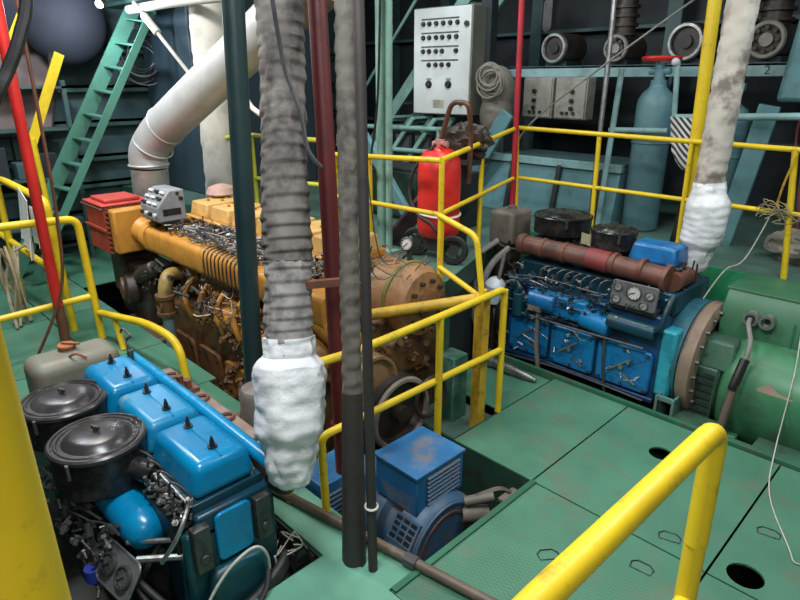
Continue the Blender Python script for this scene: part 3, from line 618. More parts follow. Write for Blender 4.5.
part('filter_stand', MB().cyl((-3.12, 0.70, 0.60), (-3.12, 0.75, 0.30), 0.08).cyl((-2.61, 0.70, 0.60), (-2.61, 0.75, 0.30), 0.08).box(-3.25, -2.45, 0.62, 0.80, 0.42, 0.50), black, e, 0.01)
part('breather_canister', MB().lathe([(0.02, -0.01), (0.075, 0.0), (0.09, 0.03), (0.093, 0.34), (0.08, 0.40), (0.05, 0.43), (0.02, 0.44)], (-2.63, 0.665, 0.525), (0.43, 0.025, -0.06), 24), azure, e, angle=55)
part('canister_cap', MB().cyl((-2.66, 0.66, 0.53), (-2.60, 0.665, 0.522), 0.097, n=20), black_gloss, e)
part('injection_pump', MB().box(-2.72, -2.06, 0.73, 0.81, 0.42, 0.60).cyl((-2.9, 0.76, 0.5), (-2.72, 0.76, 0.5), 0.06), black, e, 0.01)
m_ = MB()
for k in range(6):
    x = -2.68+k*0.105
    m_.cyl((x, 0.765, 0.60), (x, 0.765, 0.665), 0.017, n=8); m_.wire([(x, 0.765, 0.66), (x+0.02, 0.77, 0.74), (x+0.07, 0.80, 0.72), (x+0.11, 0.835, 0.64)], 0.0055, 5)
part('injection_line', m_, steel_dark, e)
part('pump_fittings', clutter(MB(), -2.72, -2.05, 0.74, 0.83, 0.56, 0.66, 70, 0.010, 0.055, 11), steel_dark, e, kind='stuff')
part('bright_fittings', clutter(MB(), -2.35, -2.02, 0.72, 0.82, 0.58, 0.67, 26, 0.008, 0.05, 12), steel, e, kind='stuff')
m_ = MB()
for k in range(7): m_.tube(smooth_path([(-2.78+k*0.1, 0.70, 0.44), (-2.80+k*0.1, 0.60, 0.40-0.02*k), (-2.83+k*0.09, 0.57, 0.22), (-2.8+k*0.1, 0.60, 0.05)], 4), 0.013, 6)
part('fuel_hose', m_, rubber, e)
part('side_flange', MB().cyl((-2.9, 0.72, 0.30), (-2.9, 0.54, 0.30), 0.07, n=16), steel_dark, e, 0.004)
part('side_flange', MB().cyl((-2.5, 0.72, 0.25), (-2.5, 0.52, 0.25), 0.06, n=16).cyl((-2.5, 0.53, 0.25), (-2.5, 0.50, 0.25), 0.09, n=16), steel_dark, e, 0.004)
part('throttle_rod', MB().tube([(-2.6, 0.81, 0.66), (-2.06, 0.80, 0.655)], 0.007, 6).wire([(-2.06, 0.80, 0.655), (-2.0, 0.76, 0.66), (-1.97, 0.70, 0.60), (-2.0, 0.64, 0.50)], 0.009, 6), steel, e)
# front end
part('end_plate', MB().box(-2.06, -2.0, 0.74, 1.17, -0.35, 0.55), teal_dark, e, 0.02)
part('bright_cover', MB().prism(rrect(0.17, 0.24, 0.03), (-2.0, 0.955, 0.48), (0, 1, 0), (0, 0, 1), 0.02), azure, e, 0.006)
part('gear_cover', MB().frustum(-2.02, -1.94, 0.77, 1.12, -0.02, 0.34, 0.0, 0.05), teal_dark, e, 0.03)
for y in (0.80, 1.09):
    part('mount_bracket', MB().cbox((-1.985, y, 0.48), (0.05, 0.075, 0.22)).cyl((-1.965, y, 0.44), (-1.95, y, 0.44), 0.022, n=12), steel_dark, e, 0.006)
part('crank_pulley', MB().lathe([(0.02, 0), (0.15, 0), (0.15, 0.02), (0.13, 0.035), (0.15, 0.05), (0.15, 0.07), (0.05, 0.075)], (-1.95, 0.95, -0.15), (1, 0, 0), 28), black, e)
# gauge plate on two stays
gn = Vector((0.10, -0.80, 0.55)).normalized()
gu = Vector((0, 0, 1)).cross(gn).normalized(); gv = gn.cross(gu)
gp_ = part('gauge_plate', MB().prism(rrect(0.25, 0.16, 0.035, 4), Vector((-2.19, 0.535, 0.40)), gu, gv, 0.012), panel_grey, e, 0.003)
part('rim', MB().tube([Vector((-2.19, 0.535, 0.40))+gu*a+gv*b+gn*0.01 for a, b in rrect(0.25, 0.16, 0.035, 4)+rrect(0.25, 0.16, 0.035, 4)[:1]], 0.006, 6), steel, gp_)
for a in (-0.062, 0.058): gauge(e, Vector((-2.19, 0.535, 0.40))+gu*a+gn*0.018, gn, 0.048, dial_dark, 0.8)
part('stay', MB().tube([(-2.17, 0.60, 0.43), (-2.02, 0.80, 0.42)], 0.015, 8).tube([(-2.26, 0.60, 0.46), (-2.08, 0.78, 0.48)], 0.012, 8), steel, e)
part('oil_cap', MB().cyl((-2.34, 0.47, 0.30), (-2.34, 0.47, 0.36), 0.035, n=16), mat('royal_blue', (0.01, 0.04, 0.36)), e)
part('side_gear', MB().box(-3.3, -2.2, 0.56, 0.74, 0.05, 0.38).cyl((-3.2, 0.58, 0.1), (-2.6, 0.58, 0.1), 0.10), black, e, 0.02)
part('side_fittings', clutter(wires(MB(), -3.1, -2.2, 0.48, 0.58, 0.30, 0.56, 18, 0.005, 21, 0.1, 0.3), -3.2, -2.25, 0.45, 0.60, 0.28, 0.52, 60, 0.010, 0.06, 22), steel_dark, e, kind='stuff')
part('wiring', MB().wire([(-1.94, 0.73, 0.05), (-1.93, 0.76, 0.22), (-1.92, 0.87, 0.36), (-1.92, 1.00, 0.40), (-1.92, 1.06, 0.32), (-1.93, 1.07, 0.18)], 0.007, 6), wire_white, e)
part('hose', MB().wire([(-2.12, 0.58, 0.36), (-1.95, 0.68, 0.22), (-1.85, 0.85, 0.12), (-1.87, 1.0, 0.18), (-1.92, 1.06, 0.24)], 0.014, 8).wire([(-2.15, 0.56, 0.35), (-1.9, 0.66, 0.14), (-1.82, 0.9, 0.05), (-1.9, 1.05, 0.1)], 0.012, 8), rubber, e)
e.location = (-2.881, 1.014, -1.061); e.scale = (1.067,)*3
# things beside it
t = thing('header_tank', 'grey metal header tank with rusty filler cap behind the round air filters', 'tank', (-3.86, 0.93, -0.85))
part('tank_body', MB().box(-4.02, -3.72, 0.68, 1.19, 0.36, 0.70), tank_grey, t, 0.07, seg=4)
part('filler_neck', MB().cyl((-3.92, 0.93, 0.69), (-3.92, 0.93, 0.715), 0.045, n=18), rust_orange, t)
part('filler_cap', MB().cyl((-3.92, 0.93, 0.715), (-3.92, 0.93, 0.733), 0.055, n=18).cbox((-3.90, 0.95, 0.74), (0.12, 0.02, 0.015), (1, 0.8, 0)), rust_orange, t, 0.004)
part('overflow_pipe', MB().wire([(-3.78, 0.90, 0.705), (-3.74, 0.93, 0.725), (-3.72, 0.98, 0.69)], 0.008), rust_orange, t)
for y in (0.74, 1.12): part('leg', MB().box(-3.98, -3.92, y-0.03, y+0.03, -0.65, 0.38).box(-3.80, -3.74, y-0.03, y+0.03, -0.65, 0.38), edge_green, t)
t.scale = (1.067,)*3; t.location = (-4.15, 0.985, -1.061)
R_ = random.Random(5)
mb_ = MB(); nu, nv = 26, 22; vs_ = []; fs_ = []
for i in range(nu+1):
    for j in range(nv+1):
        u_ = i/nu; v_ = j/nv
        x = -2.62+0.57*u_; y = 1.275+0.135*v_
        z = -0.02+0.12*math.sin(math.pi*min(1, v_*1.3))*u_+0.07*noise.noise(Vector((u_*6, v_*4, 1)))+0.05*noise.noise(Vector((u_*14, v_*9, 2)))
        vs_.append((x, y, z))
for i in range(nu):
    for j in range(nv): k = i*(nv+1)+j; fs_.append((k, k+nv+1, k+nv+2, k+1))
n0 = len(vs_); vs_ += [(x, y, -0.84) for x, y, z in vs_]
fs_ += [tuple(q+n0 for q in f[::-1]) for f in fs_]
ring = [i*(nv+1) for i in range(nu+1)]+[nu*(nv+1)+j for j in range(1, nv+1)]+[i*(nv+1)+nv for i in range(nu-1, -1, -1)]+[j for j in range(nv-1, 0, -1)]
fs_ += [(ring[k], ring[(k+1) % len(ring)], ring[(k+1) % len(ring)]+n0, ring[k]+n0) for k in range(len(ring))]
solo('black_sheet', mb_.add(vs_, fs_), black_gloss, 'crumpled black plastic sheet heaped at the front end of the left blue engine', 'sheet')
m_ = MB()
for k in range(4): m_.wire([(-2.12+R_.uniform(-.05, .05), 1.22+R_.uniform(0, .14), 0.06+R_.uniform(0, .10)) for _ in range(4)], 0.0035, 5)
m2_ = MB()
for k in range(8):
    q = 0.022*k; m2_.wire([(-2.22, 0.45, 0.10-q), (-2.04+R_.uniform(-.01, .01), 0.70, 0.06-q), (-2.035, 0.95+R_.uniform(-.05, .05), -0.01-q), (-2.045, 1.15, 0.05-q), (-2.12, 1.27, 0.06-q), (-2.30, 1.30, -0.10-q)], 0.018+R_.uniform(0, .012), 8)
solo('black_hoses', m2_.wire([(-2.04, 0.9, -0.1), (-2.05, 0.92, -0.5), (-2.05, 0.9, -0.85)], 0.03, 8), rubber, 'bundle of black hoses across the foot of the left blue engine', 'hoses')
solo('loose_wires', m_.wire([(-2.10, 1.2, 0.1), (-2.10, 1.25, -0.4), (-2.08, 1.2, -0.85)], 0.006), wire_white, 'loose pale wires draped over the crumpled black sheet', 'wires')
# long pipe along the deck
t = thing('deck_pipe', 'long brown pipe lying on the deck from the left engine past the poles', 'pipe', (-2.0, 1.57, 0))
part('pipe', MB().cyl((-3.15, 1.44, 0.032), (-1.15, 1.80, 0.032), 0.026, n=14), mat('pipe_brown', (0.15, 0.11, 0.085), (0.3, 0.27, 0.22), 0.4, 9, 0.4), t)
part('union', MB().cyl((-1.69, 1.70, 0.032), (-1.62, 1.713, 0.032), 0.036, n=10), steel_dark, t)
# ================================================================== GENERATOR IN THE PIT
g = thing('generator', 'small faded blue generator sunk in the pit with a rust-stained square box', 'generator', (-2.0, 2.15, -0.85))
bx = part('terminal_box', MB().box(-2.19, -1.86, 1.955, 2.345, 0.03, 0.285), blue_alt, g, 0.006)
part('box_lid', MB().box(-2.20, -1.85, 1.945, 2.355, 0.275, 0.292), blue_alt, bx, 0.003)
for k in range(7): part('louvre', MB().cbox((-1.853, 2.17, 0.075+k*0.028), (0.016, 0.27, 0.010), (1, 0, -0.6), (0, 1, 0)), blue_alt_dim, bx)
part('casing', MB().lathe([(0.05, 0), (0.26, 0.0), (0.285, 0.03), (0.285, 0.40), (0.25, 0.43), (0.25, 0.52), (0.30, 0.54), (0.30, 0.66), (0.27, 0.70), (0.10, 0.71)], (-2.50, 2.13, -0.22), (1, 0, 0), 36), blue_alt_dim, g, angle=40)
part('end_ring', MB().torus((-1.80, 2.13, -0.22), (1, 0, 0), 0.255, 0.012, 36), blue_alt_dim, g)
part('rust_arc', MB().torus((-1.80, 2.13, -0.22), (1, 0, 0), 0.20, 0.012, 36), rust, g)
vx, vt = -1.90, Vector((0, 0.6, 0.8)); vn = Vector((0, -0.8, 0.6)); vc = Vector((vx, 1.90, -0.05))
vf = part('vent_frame', MB().cbox(vc, (0.18, 0.15, 0.02), (1, 0, 0), vt), blue_alt_dim, g)
for r_ in range(4):
    for c_ in range(3): part('vent_slot', MB().cbox(vc+vn*0.008+Vector(((c_-1)*0.055, 0, 0))+vt*((r_-1.5)*0.034), (0.042, 0.022, 0.012), (1, 0, 0), vt), black, vf)
part('foot', MB().box(-2.45, -1.85, 1.93, 2.0, -0.85, -0.42).box(-2.45, -1.85, 2.28, 2.35, -0.85, -0.42), blue_alt_dim, g)
part('shaft_end', MB().cyl((-1.80, 2.30, -0.02), (-1.68, 2.42, 0.02), 0.03).cyl((-1.80, 2.28, -0.10), (-1.70, 2.40, -0.10), 0.05).wire([(-1.75, 2.35, 0.02), (-1.68, 2.46, 0.05), (-1.65, 2.54, 0.0)], 0.014), tank_brown, g)
g = thing('louvred_unit', 'low blue louvred box half hidden behind the three poles', 'unit', (-2.62, 1.95, -0.85))
part('case', MB().box(-2.66, -2.40, 1.72, 2.02, -0.80, 0.06), blue_alt, g, 0.008)
for k in range(9): part('louvre', MB().cbox((-2.395, 1.87, -0.30+k*0.035), (0.014, 0.22, 0.012), (1, 0, -0.6), (0, 1, 0)), blue_alt_dim, g)
# ================================================================== MAIN ENGINE (orange)
e = thing('main_engine', 'large grimy orange marine diesel engine with a row of square head covers', 'engine', (-4.5, 2.7, -0.85))
part('cylinder_block', MB().box(-5.95, -3.32, 2.50, 3.22, 0.15, 0.98), orange_grimy, e, 0.03)
part('crankcase', MB().frustum(-5.6, -2.85, 2.20, 3.22, -0.80, 0.30, 0.05, 0.06), grime, e, 0.03)
part('bed', MB().box(-6.4, -2.7, 2.10, 3.22, -0.85, -0.72), grime_dark, e, 0.01)
for k in range(5):
    x = -5.35+k*0.48
    d_ = part('crankcase_door', MB().prism(rrect(0.40, 0.58, 0.06), (x+0.2, 2.235, -0.24), (1, 0, 0), (0, -0.055, 1), 0.035), orange_grimy if k == 2 else grime, e, 0.008)
    b_ = MB()
    for sx in (-1, 1):
        for sy in (-1, 0, 1): b_.cyl((x+0.2+sx*0.16, 2.21, -0.24+sy*0.23), (x+0.2+sx*0.16, 2.18, -0.24+sy*0.23), 0.016, n=6)
    part('bolt', b_, grime_dark, d_, kind='stuff')
for k in range(6):
    x = -5.78+k*0.405
    c = part('head_cover', MB().frustum(x, x+0.35, 2.70, 3.14, 1.03, 1.165, 0.02, 0.02), orange_top, e, 0.014)
    part('cover_flange', MB().box(x-0.01, x+0.36, 2.66, 3.18, 0.98, 1.035), orange, c, 0.006)
    part('head_bolt', bolt_ring(MB(), (x+0.175, 2.92, 1.163), (0, 0, 1), 0.10, 4, 0.016, 0.02), orange_grimy, c, kind='stuff')
    part('injector_boss', MB().cyl((x+0.12, 2.66, 0.94), (x+0.12, 2.60, 1.0), 0.05, n=12).cyl((x+0.26, 2.60, 0.90), (x+0.26, 2.60, 0.98), 0.028, n=10), orange_grimy, c)
part('rail_pipe', MB().tube([(-5.9, 2.645, 1.03), (-3.32, 2.645, 1.03)], 0.014, 8).tube([(-5.9, 2.60, 0.99), (-3.32, 2.60, 0.985)], 0.010, 8), orange_top, e)
part('injector_hat', MB().lathe([(0.13, 0), (0.16, 0.02), (0.13, 0.08), (0.05, 0.11), (1e-3, 0.115)], (-5.75, 3.05, 1.18), (0, 0, 1), 20), mat('dusty_pink', (0.5, 0.32, 0.27), BROWN, 0.4, 8), e)
# intake manifold
part('intake_manifold', MB().prism(rrect(0.25, 0.235, 0.05, 3), (-5.80, 2.31, 0.86), (0, 1, 0), (0, 0, 1), 2.85), orange, e, 0.006)
part('manifold_flange', MB().cyl((-5.80, 2.31, 0.87), (-5.70, 2.31, 0.865), 0.16, n=28).cyl((-5.95, 2.25, 0.92), (-5.80, 2.31, 0.87), 0.13, n=24), orange, e, 0.006)
for x in (-4.95, -4.05, -3.4): part('manifold_foot', MB().box(x, x+0.09, 2.34, 2.56, 0.60, 0.74), orange_grimy, e, 0.01)
a = part('aftercooler', MB().box(-6.58, -6.08, 1.97, 2.42, 0.68, 1.15), red_box, e, 0.012)
part('cooler_lid', MB().box(-6.60, -6.06, 1.95, 2.44, 1.15, 1.17).box(-6.52, -6.14, 2.01, 2.36, 1.17, 1.205), mat('red_lid', (0.52, 0.05, 0.035), BROWN, 0.3, 8), a, 0.01)
b_ = MB()
for k in range(9): b_.cyl((-6.60+k*0.065, 1.935, 1.13), (-6.60+k*0.065, 1.96, 1.13), 0.012, n=6).cyl((-6.075, 1.99+k*0.045, 1.14), (-6.055, 1.99+k*0.045, 1.14), 0.012, n=6).cyl((-6.075, 1.985, 0.70+k*0.05), (-6.03, 1.985, 0.70+k*0.05), 0.012, n=6)
part('lid_bolt', b_, rust, a, kind='stuff')
part('side_band', MB().box(-6.63, -6.07, 1.955, 1.975, 0.90, 0.93), red_box, a, 0.004)
part('cooler_cover', MB().frustum(-6.09, -5.93, 2.0, 2.40, 0.70, 1.13, 0.0, 0.0), orange, e, 0.02)
part('cooler_bracket', MB().box(-6.5, -6.2, 2.1, 2.5, 0.2, 0.70).box(-6.55, -6.15, 2.2, 2.6, -0.80, 0.2), grime_dark, e, 0.02)
# clutter of pipes and levers on top of the manifold
part('fuel_pipes', wires(MB(), -5.35, -3.3, 2.22, 2.62, 1.0, 1.08, 150, 0.006, 31, -0.02, 0.30), steel_dark, e, kind='stuff')
part('pipe_fittings', clutter(MB(), -5.3, -3.3, 2.28, 2.62, 0.98, 1.05, 150, 0.011, 0.07, 32), steel, e, kind='stuff')
part('dark_fittings', clutter(MB(), -5.6, -3.2, 2.40, 2.66, 0.93, 1.04, 90, 0.014, 0.08, 33), grime_dark, e, kind='stuff')
m_ = MB()
for k in range(12):
    x = -4.55+k*0.062; m_.wire([(x, 2.36, 1.0), (x+0.01, 2.21, 0.985), (x+0.015, 2.178, 0.86), (x+0.03, 2.19, 0.72), (x+0.02, 2.26, 0.68)], 0.0065, 5)
part('hanging_fuel_line', m_, grime_dark, e, kind='stuff')
# near side: pumps, valves and pipes under the manifold
part('raw_water_pump', MB().lathe([(0.04, 0), (0.12, 0.0), (0.17, 0.03), (0.17, 0.12), (0.13, 0.16), (0.13, 0.3)], (-6.10, 2.05, 0.30), (0.3, 1, 0), 26), grime_dark, e, 0.006)
part('pump_face', MB().lathe([(0.12, 0), (0.12, -0.02), (0.09, -0.03), (0.09, -0.02), (0.04, -0.04), (1e-3, -0.04)], (-6.10, 2.05, 0.30), (0.3, 1, 0), 24), grime, e)
part('pump_body', MB().box(-6.5, -5.75, 2.15, 2.5, -0.05, 0.55).cyl((-5.9, 2.15, 0.45), (-5.6, 2.2, 0.60), 0.08), grime_dark, e, 0.03)
part('pump_base', MB().box(-6.3, -5.4, 2.02, 2.5, -0.30, -0.05), mat('pump_red', (0.12, 0.05, 0.04), OIL, 0.6, 6), e, 0.03)
olive = mat('olive', (0.33, 0.23, 0.06), (0.06, 0.04, 0.02), 0.7, 8)
part('delivery_elbow', MB().tube(smooth_path([(-5.22, 2.26, 0.62), (-5.16, 2.14, 0.64), (-5.10, 2.07, 0.58), (-5.09, 2.05, 0.48)], 5), 0.062, 16), olive, e)
part('valve', MB().cyl((-5.09, 2.05, 0.48), (-5.09, 2.05, 0.32), 0.07, n=16).cyl((-5.09, 2.05, 0.40), (-5.09, 1.99, 0.40), 0.04, n=12).torus((-5.09, 1.985, 0.40), (0, 1, 0), 0.05, 0.010).cyl((-5.09, 2.05, 0.50), (-5.09, 2.05, 0.46), 0.09, n=18).cyl((-5.09, 2.05, 0.34), (-5.09, 2.05, 0.30), 0.09, n=18), grime, e, 0.005)
part('suction_pipe', MB().cyl((-5.09, 2.05, 0.30), (-5.09, 2.06, -0.85), 0.052, n=18), mat('pipe_bluegrey', (0.17, 0.25, 0.27), (0.06, 0.06, 0.05), 0.5, 7), e)
part('fuel_pump', MB().box(-4.55, -3.55, 2.22, 2.5, 0.32, 0.62).cyl((-4.35, 2.2, 0.45), (-4.05, 2.2, 0.45), 0.09).cyl((-3.9, 2.2, 0.52), (-3.9, 2.2, 0.70), 0.06).cyl((-3.9, 2.2, 0.46), (-3.55, 2.18, 0.46), 0.10), orange_grimy, e, 0.02)
part('pump_clutter', clutter(wires(MB(), -4.7, -3.3, 2.10, 2.25, 0.30, 0.70, 40, 0.007, 41, 0.1, 0.35), -4.7, -3.3, 2.12, 2.26, 0.30, 0.68, 70, 0.016, 0.09, 42), grime, e, kind='stuff')
part('pump_linkage', clutter(MB(), -5.7, -4.4, 2.06, 2.24, 0.38, 0.72, 45, 0.012, 0.12, 43), steel_dark, e, kind='stuff')
m_ = MB()
for k in range(6): m_.tube(smooth_path([(-4.9+k*0.28, 2.24, 0.66), (-4.88+k*0.28, 2.14, 0.55), (-4.82+k*0.28, 2.13, 0.40), (-4.86+k*0.28, 2.20, 0.26)], 4), 0.022, 8)
part('branch_pipe', m_, orange_grimy, e)
part('crank_clutter', clutter(MB(), -4.3, -3.2, 2.12, 2.24, -0.6, 0.3, 80, 0.02, 0.10, 44), grime, e, kind='stuff')
part('wire_loops', wires(MB(), -4.7, -3.6, 2.05, 2.20, 0.45, 0.75, 10, 0.005, 45, 0.12, 0.5), wire_white, e, kind='stuff')
# right-hand (driving) end
part('end_housing', MB().box(-2.98, -2.80, 2.30, 3.2, -0.3, 0.75), grime, e, 0.05)
part('water_jacket', MB().tube(smooth_path([(-3.25, 2.35, 0.80), (-3.0, 2.30, 0.74), (-2.86, 2.36, 0.62), (-2.80, 2.42, 0.45)], 5), 0.115, 18), orange, e)
part('thermostat_housing', MB().lathe([(0.07, 0), (0.13, 0.01), (0.14, 0.12), (0.09, 0.18), (0.03, 0.2)], (-3.10, 2.27, 0.50), (0.4, -1, 0.1), 22), orange_grimy, e, 0.008)
part('end_drum', MB().lathe([(0.05, 0), (0.20, 0.02), (0.265, 0.07), (0.265, 0.36), (0.23, 0.42), (0.05, 0.44)], (-3.12, 2.88, 0.82), (1, 0.05, 0), 34), red_faded, e, angle=45)
part('drum_hub', MB().lathe([(0.02, 0), (0.10, 0.0), (0.10, 0.03), (0.05, 0.05), (0.02, 0.05)], (-2.68, 2.90, 0.82), (1, 0.05, 0), 22), grime, e)
part('drum_bolt', bolt_ring(MB(), (-2.69, 2.90, 0.82), (1, 0.05, 0), 0.17, 10, 0.016, 0.03), grime_dark, e, kind='stuff')
part('end_clutter', clutter(MB(), -2.80, -2.66, 2.40, 3.05, 0.30, 0.62, 34, 0.014, 0.08, 77), grime, e, kind='stuff')
part('drum_band', MB().torus((-2.86, 2.895, 0.82), (1, 0.05, 0), 0.268, 0.016, 32), mat('olive_green', (0.20, 0.19, 0.04), BROWN, 0.5, 9), e)
part('rear_casing', MB().box(-3.05, -2.72, 2.55, 3.15, 0.30, 0.62), grime, e, 0.06)
part('hose', MB().wire([(-2.95, 2.36, 0.95), (-2.80, 2.35, 0.93), (-2.72, 2.36, 0.78), (-2.74, 2.38, 0.58)], 0.033, 10), rubber, e)
part('drum_wires', wires(MB(), -3.2, -2.7, 2.62, 2.95, 0.95, 1.18, 14, 0.005, 51, 0.1, 0.35), rust, e, kind='stuff')
w1 = part('belt_wheel', MB().lathe([(0.05, 0), (0.27, 0.0), (0.27, 0.03), (0.235, 0.05), (0.235, 0.07), (0.27, 0.09), (0.235, 0.12), (0.27, 0.15), (0.27, 0.17), (0.22, 0.17), (0.20, 0.12), (0.06, 0.12), (0.06, 0.2), (0.03, 0.2)], (-2.72, 2.52, 0.16), (1, 0, 0), 36), grime_dark, e)
part('wheel_rim', MB().torus((-2.55, 2.52, 0.16), (1, 0, 0), 0.245, 0.022, 36), mat('rim_grey', (0.27, 0.23, 0.19), OIL, 0.5, 8), w1)
w2 = part('belt_wheel', MB().lathe([(0.04, 0), (0.19, 0), (0.19, 0.12), (0.17, 0.12), (0.15, 0.09), (0.04, 0.09)], (-2.74, 2.36, 0.42), (1, 0, 0), 32), mat('wheel_tan', (0.42, 0.25, 0.12), BROWN, 0.6, 7), e)
m_ = MB()
for k in range(5):
    x = -2.70+k*0.03; m_.tube([(x, 2.32, 0.30), (x-0.02, 2.02, -0.04), (x-0.05, 1.86, -0.28)], 0.011, 6); m_.tube([(x, 2.66, -0.08), (x-0.03, 2.2, -0.40), (x-0.05, 1.9, -0.5)], 0.011, 6)
part('drive_belt', m_, rubber, e)
part('inner_ring', MB().torus((-2.52, 2.78, 0.20), (1, 0, 0), 0.15, 0.016, 28), grime_dark, e)
# grey instrument box on the manifold
t = thing('instrument_box', 'small grey sloped instrument box with white switches on the orange engine', 'box', (-5.4, 2.40, 0.97))
bx = part('case', MB().prism([(-0.13, 0), (0.14, 0), (0.14, 0.28), (0.0, 0.28), (-0.13, 0.13)], (-5.74, 2.33, 1.075), (0, 1, 0), (0, 0, 1), 0.37), ctrl_grey, t, 0.010)
nrm = Vector((0, -0.15, 0.13)).normalized()
for r_ in range(3):
    for c_ in range(3):
        p_ = Vector((-5.67+c_*0.115, 2.222+r_*0.041, 1.228+r_*0.047))
        part('switch', MB().cbox(p_+nrm*0.012, (0.085, 0.026, 0.022), (1, 0, 0), (0, 0.13, 0.15)), cab_grey if (r_+c_) % 3 else black, bx, 0.003)
for c_ in range(4): part('knob', MB().cyl((-5.69+c_*0.09, 2.202, 1.14), (-5.69+c_*0.09, 2.175, 1.14), 0.018, n=12), cab_grey if c_ % 2 else black, bx)
part('end_label', MB().box(-5.374, -5.365, 2.25, 2.42, 1.13, 1.19), black, bx)
part('end_knob', MB().cyl((-5.372, 2.43, 1.275), (-5.35, 2.43, 1.275), 0.018, n=10).cyl((-5.372, 2.40, 1.325), (-5.35, 2.40, 1.325), 0.014, n=10), black, bx)
part('stand', MB().cyl((-5.66, 2.31, 0.95), (-5.66, 2.31, 1.08), 0.03).cyl((-5.45, 2.31, 0.95), (-5.45, 2.31, 1.08), 0.03).box(-5.76, -5.35, 2.24, 2.40, 1.05, 1.077), black, t)
solo('grey_drum', MB().lathe([(0.10, 0), (0.125, 0.01), (0.13, 0.30), (0.11, 0.33), (0.03, 0.345)], (-3.28, 1.86, 0.0), (0, 0, 1), 24), mat('drum_grey', (0.17, 0.15, 0.14), (0.08, 0.05, 0.04), 0.6, 6, 0.5), 'dull brown-grey canister at the foot of the dark green pole', 'canister')
# ================================================================== RIGHT BLUE ENGINE
e = thing('diesel_engine', 'oily dark blue diesel engine with brown exhaust tube and gauge panel, at the right', 'engine', (-2.2, 4.6, -0.85))
part('block', MB().box(-2.86, -1.50, 4.14, 4.85, 0.04, 0.70), blue_mid, e, 0.02)
part('lower_block', MB().box(-2.84, -1.52, 4.18, 4.82, -0.28, 0.06), black, e, 0.02)  # black paints in the shade low on this engine
part('cylinder_head', MB().box(-2.84, -1.48, 4.22, 4.85, 0.70, 0.86), blue_dark, e, 0.015)
part('oil_sump', MB().frustum(-2.35, -1.65, 4.20, 4.8, -0.24, -0.62, 0.0, 0.05), blue_bright, e, 0.02)
for s in (4.10, 4.80): part('bed_rail', MB().box(-3.05, -0.1, s, s+0.07, -0.85, -0.30), edge_green, e)
for i, (x0, x1) in enumerate(((-2.80, -2.42), (-2.39, -2.00), (-1.97, -1.54))):
    d_ = part('side_cover', MB().prism(rrect(x1-x0, 0.34, 0.04), ((x0+x1)/2, 4.14, 0.245), (1, 0, 0), (0, 0, 1), 0.035), blue_bright, e, 0.012)
    part('cover_bolt', MB().cyl(((x0+x1)/2, 4.11, 0.25), ((x0+x1)/2, 4.07, 0.25), 0.018, n=6), steel, d_)
    part('cover_lever', MB().beam(((x0+x1)/2-0.10, 4.085, 0.20), ((x0+x1)/2+0.06, 4.085, 0.33), 0.014, 0.012, (0, 1, 0)).beam(((x0+x1)/2+0.02, 4.085, 0.19), ((x0+x1)/2+0.12, 4.085, 0.14), 0.012, 0.012, (0, 1, 0)), steel, d_)
part('lower_rail', MB().box(-2.86, -1.50, 4.105, 4.15, 0.02, 0.06), blue_mid, e, 0.008)
part('injection_pump', MB().box(-2.62, -2.08, 4.06, 4.2, 0.50, 0.68).cyl((-2.12, 4.10, 0.56), (-1.88, 4.10, 0.53), 0.085).cyl((-2.6, 4.10, 0.60), (-2.35, 4.10, 0.60), 0.09), blue_bright, e, 0.02)
m_ = MB()
for k in range(8):
    x = -2.56+k*0.075; m_.cyl((x, 4.12, 0.68), (x, 4.12, 0.74), 0.016, n=8).wire([(x, 4.12, 0.74), (x+0.01, 4.14, 0.84), (x+0.06, 4.2, 0.86), (x+0.1, 4.26, 0.80)], 0.006, 5)
part('injection_line', m_, steel_dark, e)
part('fittings', clutter(wires(MB(), -2.8, -1.9, 4.02, 4.16, 0.44, 0.80, 34, 0.005, 61, 0.06, 0.4), -2.75, -1.9, 4.03, 4.14, 0.46, 0.78, 80, 0.011, 0.07, 62), blue_dark, e, kind='stuff')
part('bright_fittings', clutter(wires(MB(), -2.85, -1.6, 4.03, 4.10, 0.05, 0.75, 9, 0.003, 63, 0.05, 0.25), -2.8, -1.6, 4.05, 4.12, 0.1, 0.74, 26, 0.008, 0.05, 64), steel, e, kind='stuff')
part('exhaust_tube', MB().tube([(-2.79, 4.25, 0.985), (-2.2, 4.25, 0.985), (-1.60, 4.25, 0.96)], 0.078, 20).cyl((-2.84, 4.25, 0.985), (-2.78, 4.25, 0.985), 0.088, n=20), exh_brown, e)
part('red_sleeve', MB().cyl((-2.20, 4.25, 0.986), (-2.02, 4.25, 0.98), 0.084, n=20), mat('sleeve_red', (0.24, 0.035, 0.04), BROWN, 0.4, 9), e)
part('exhaust_flange', MB().cyl((-1.60, 4.25, 0.96), (-1.565, 4.25, 0.957), 0.105, n=20), exh_brown, e, 0.004)
for x in (-2.62, -2.42, -2.0, -1.78): part('exhaust_clamp', MB().cyl((x, 4.25, 0.985), (x+0.03, 4.25, 0.984), 0.086, n=20), rust, e)
for k in range(6): part('exhaust_stub', MB().tube(smooth_path([(-2.66+k*0.2, 4.25, 0.98), (-2.66+k*0.2, 4.34, 0.94), (-2.66+k*0.2, 4.42, 0.86)], 4), 0.04, 10), exh_brown, e)
part('exhaust_elbow', MB().tube(smooth_path([(-1.55, 4.28, 0.93), (-1.55, 4.45, 0.93), (-1.57, 4.62, 0.90)], 5), 0.07, 16), rust, e)
f1 = air_filter(e, (-2.70, 4.66, 1.19), 0.25, 0.15, lid=black_gloss)
f2 = air_filter(e, (-2.14, 4.50, 1.18), 0.18, 0.14, lid=black_gloss)
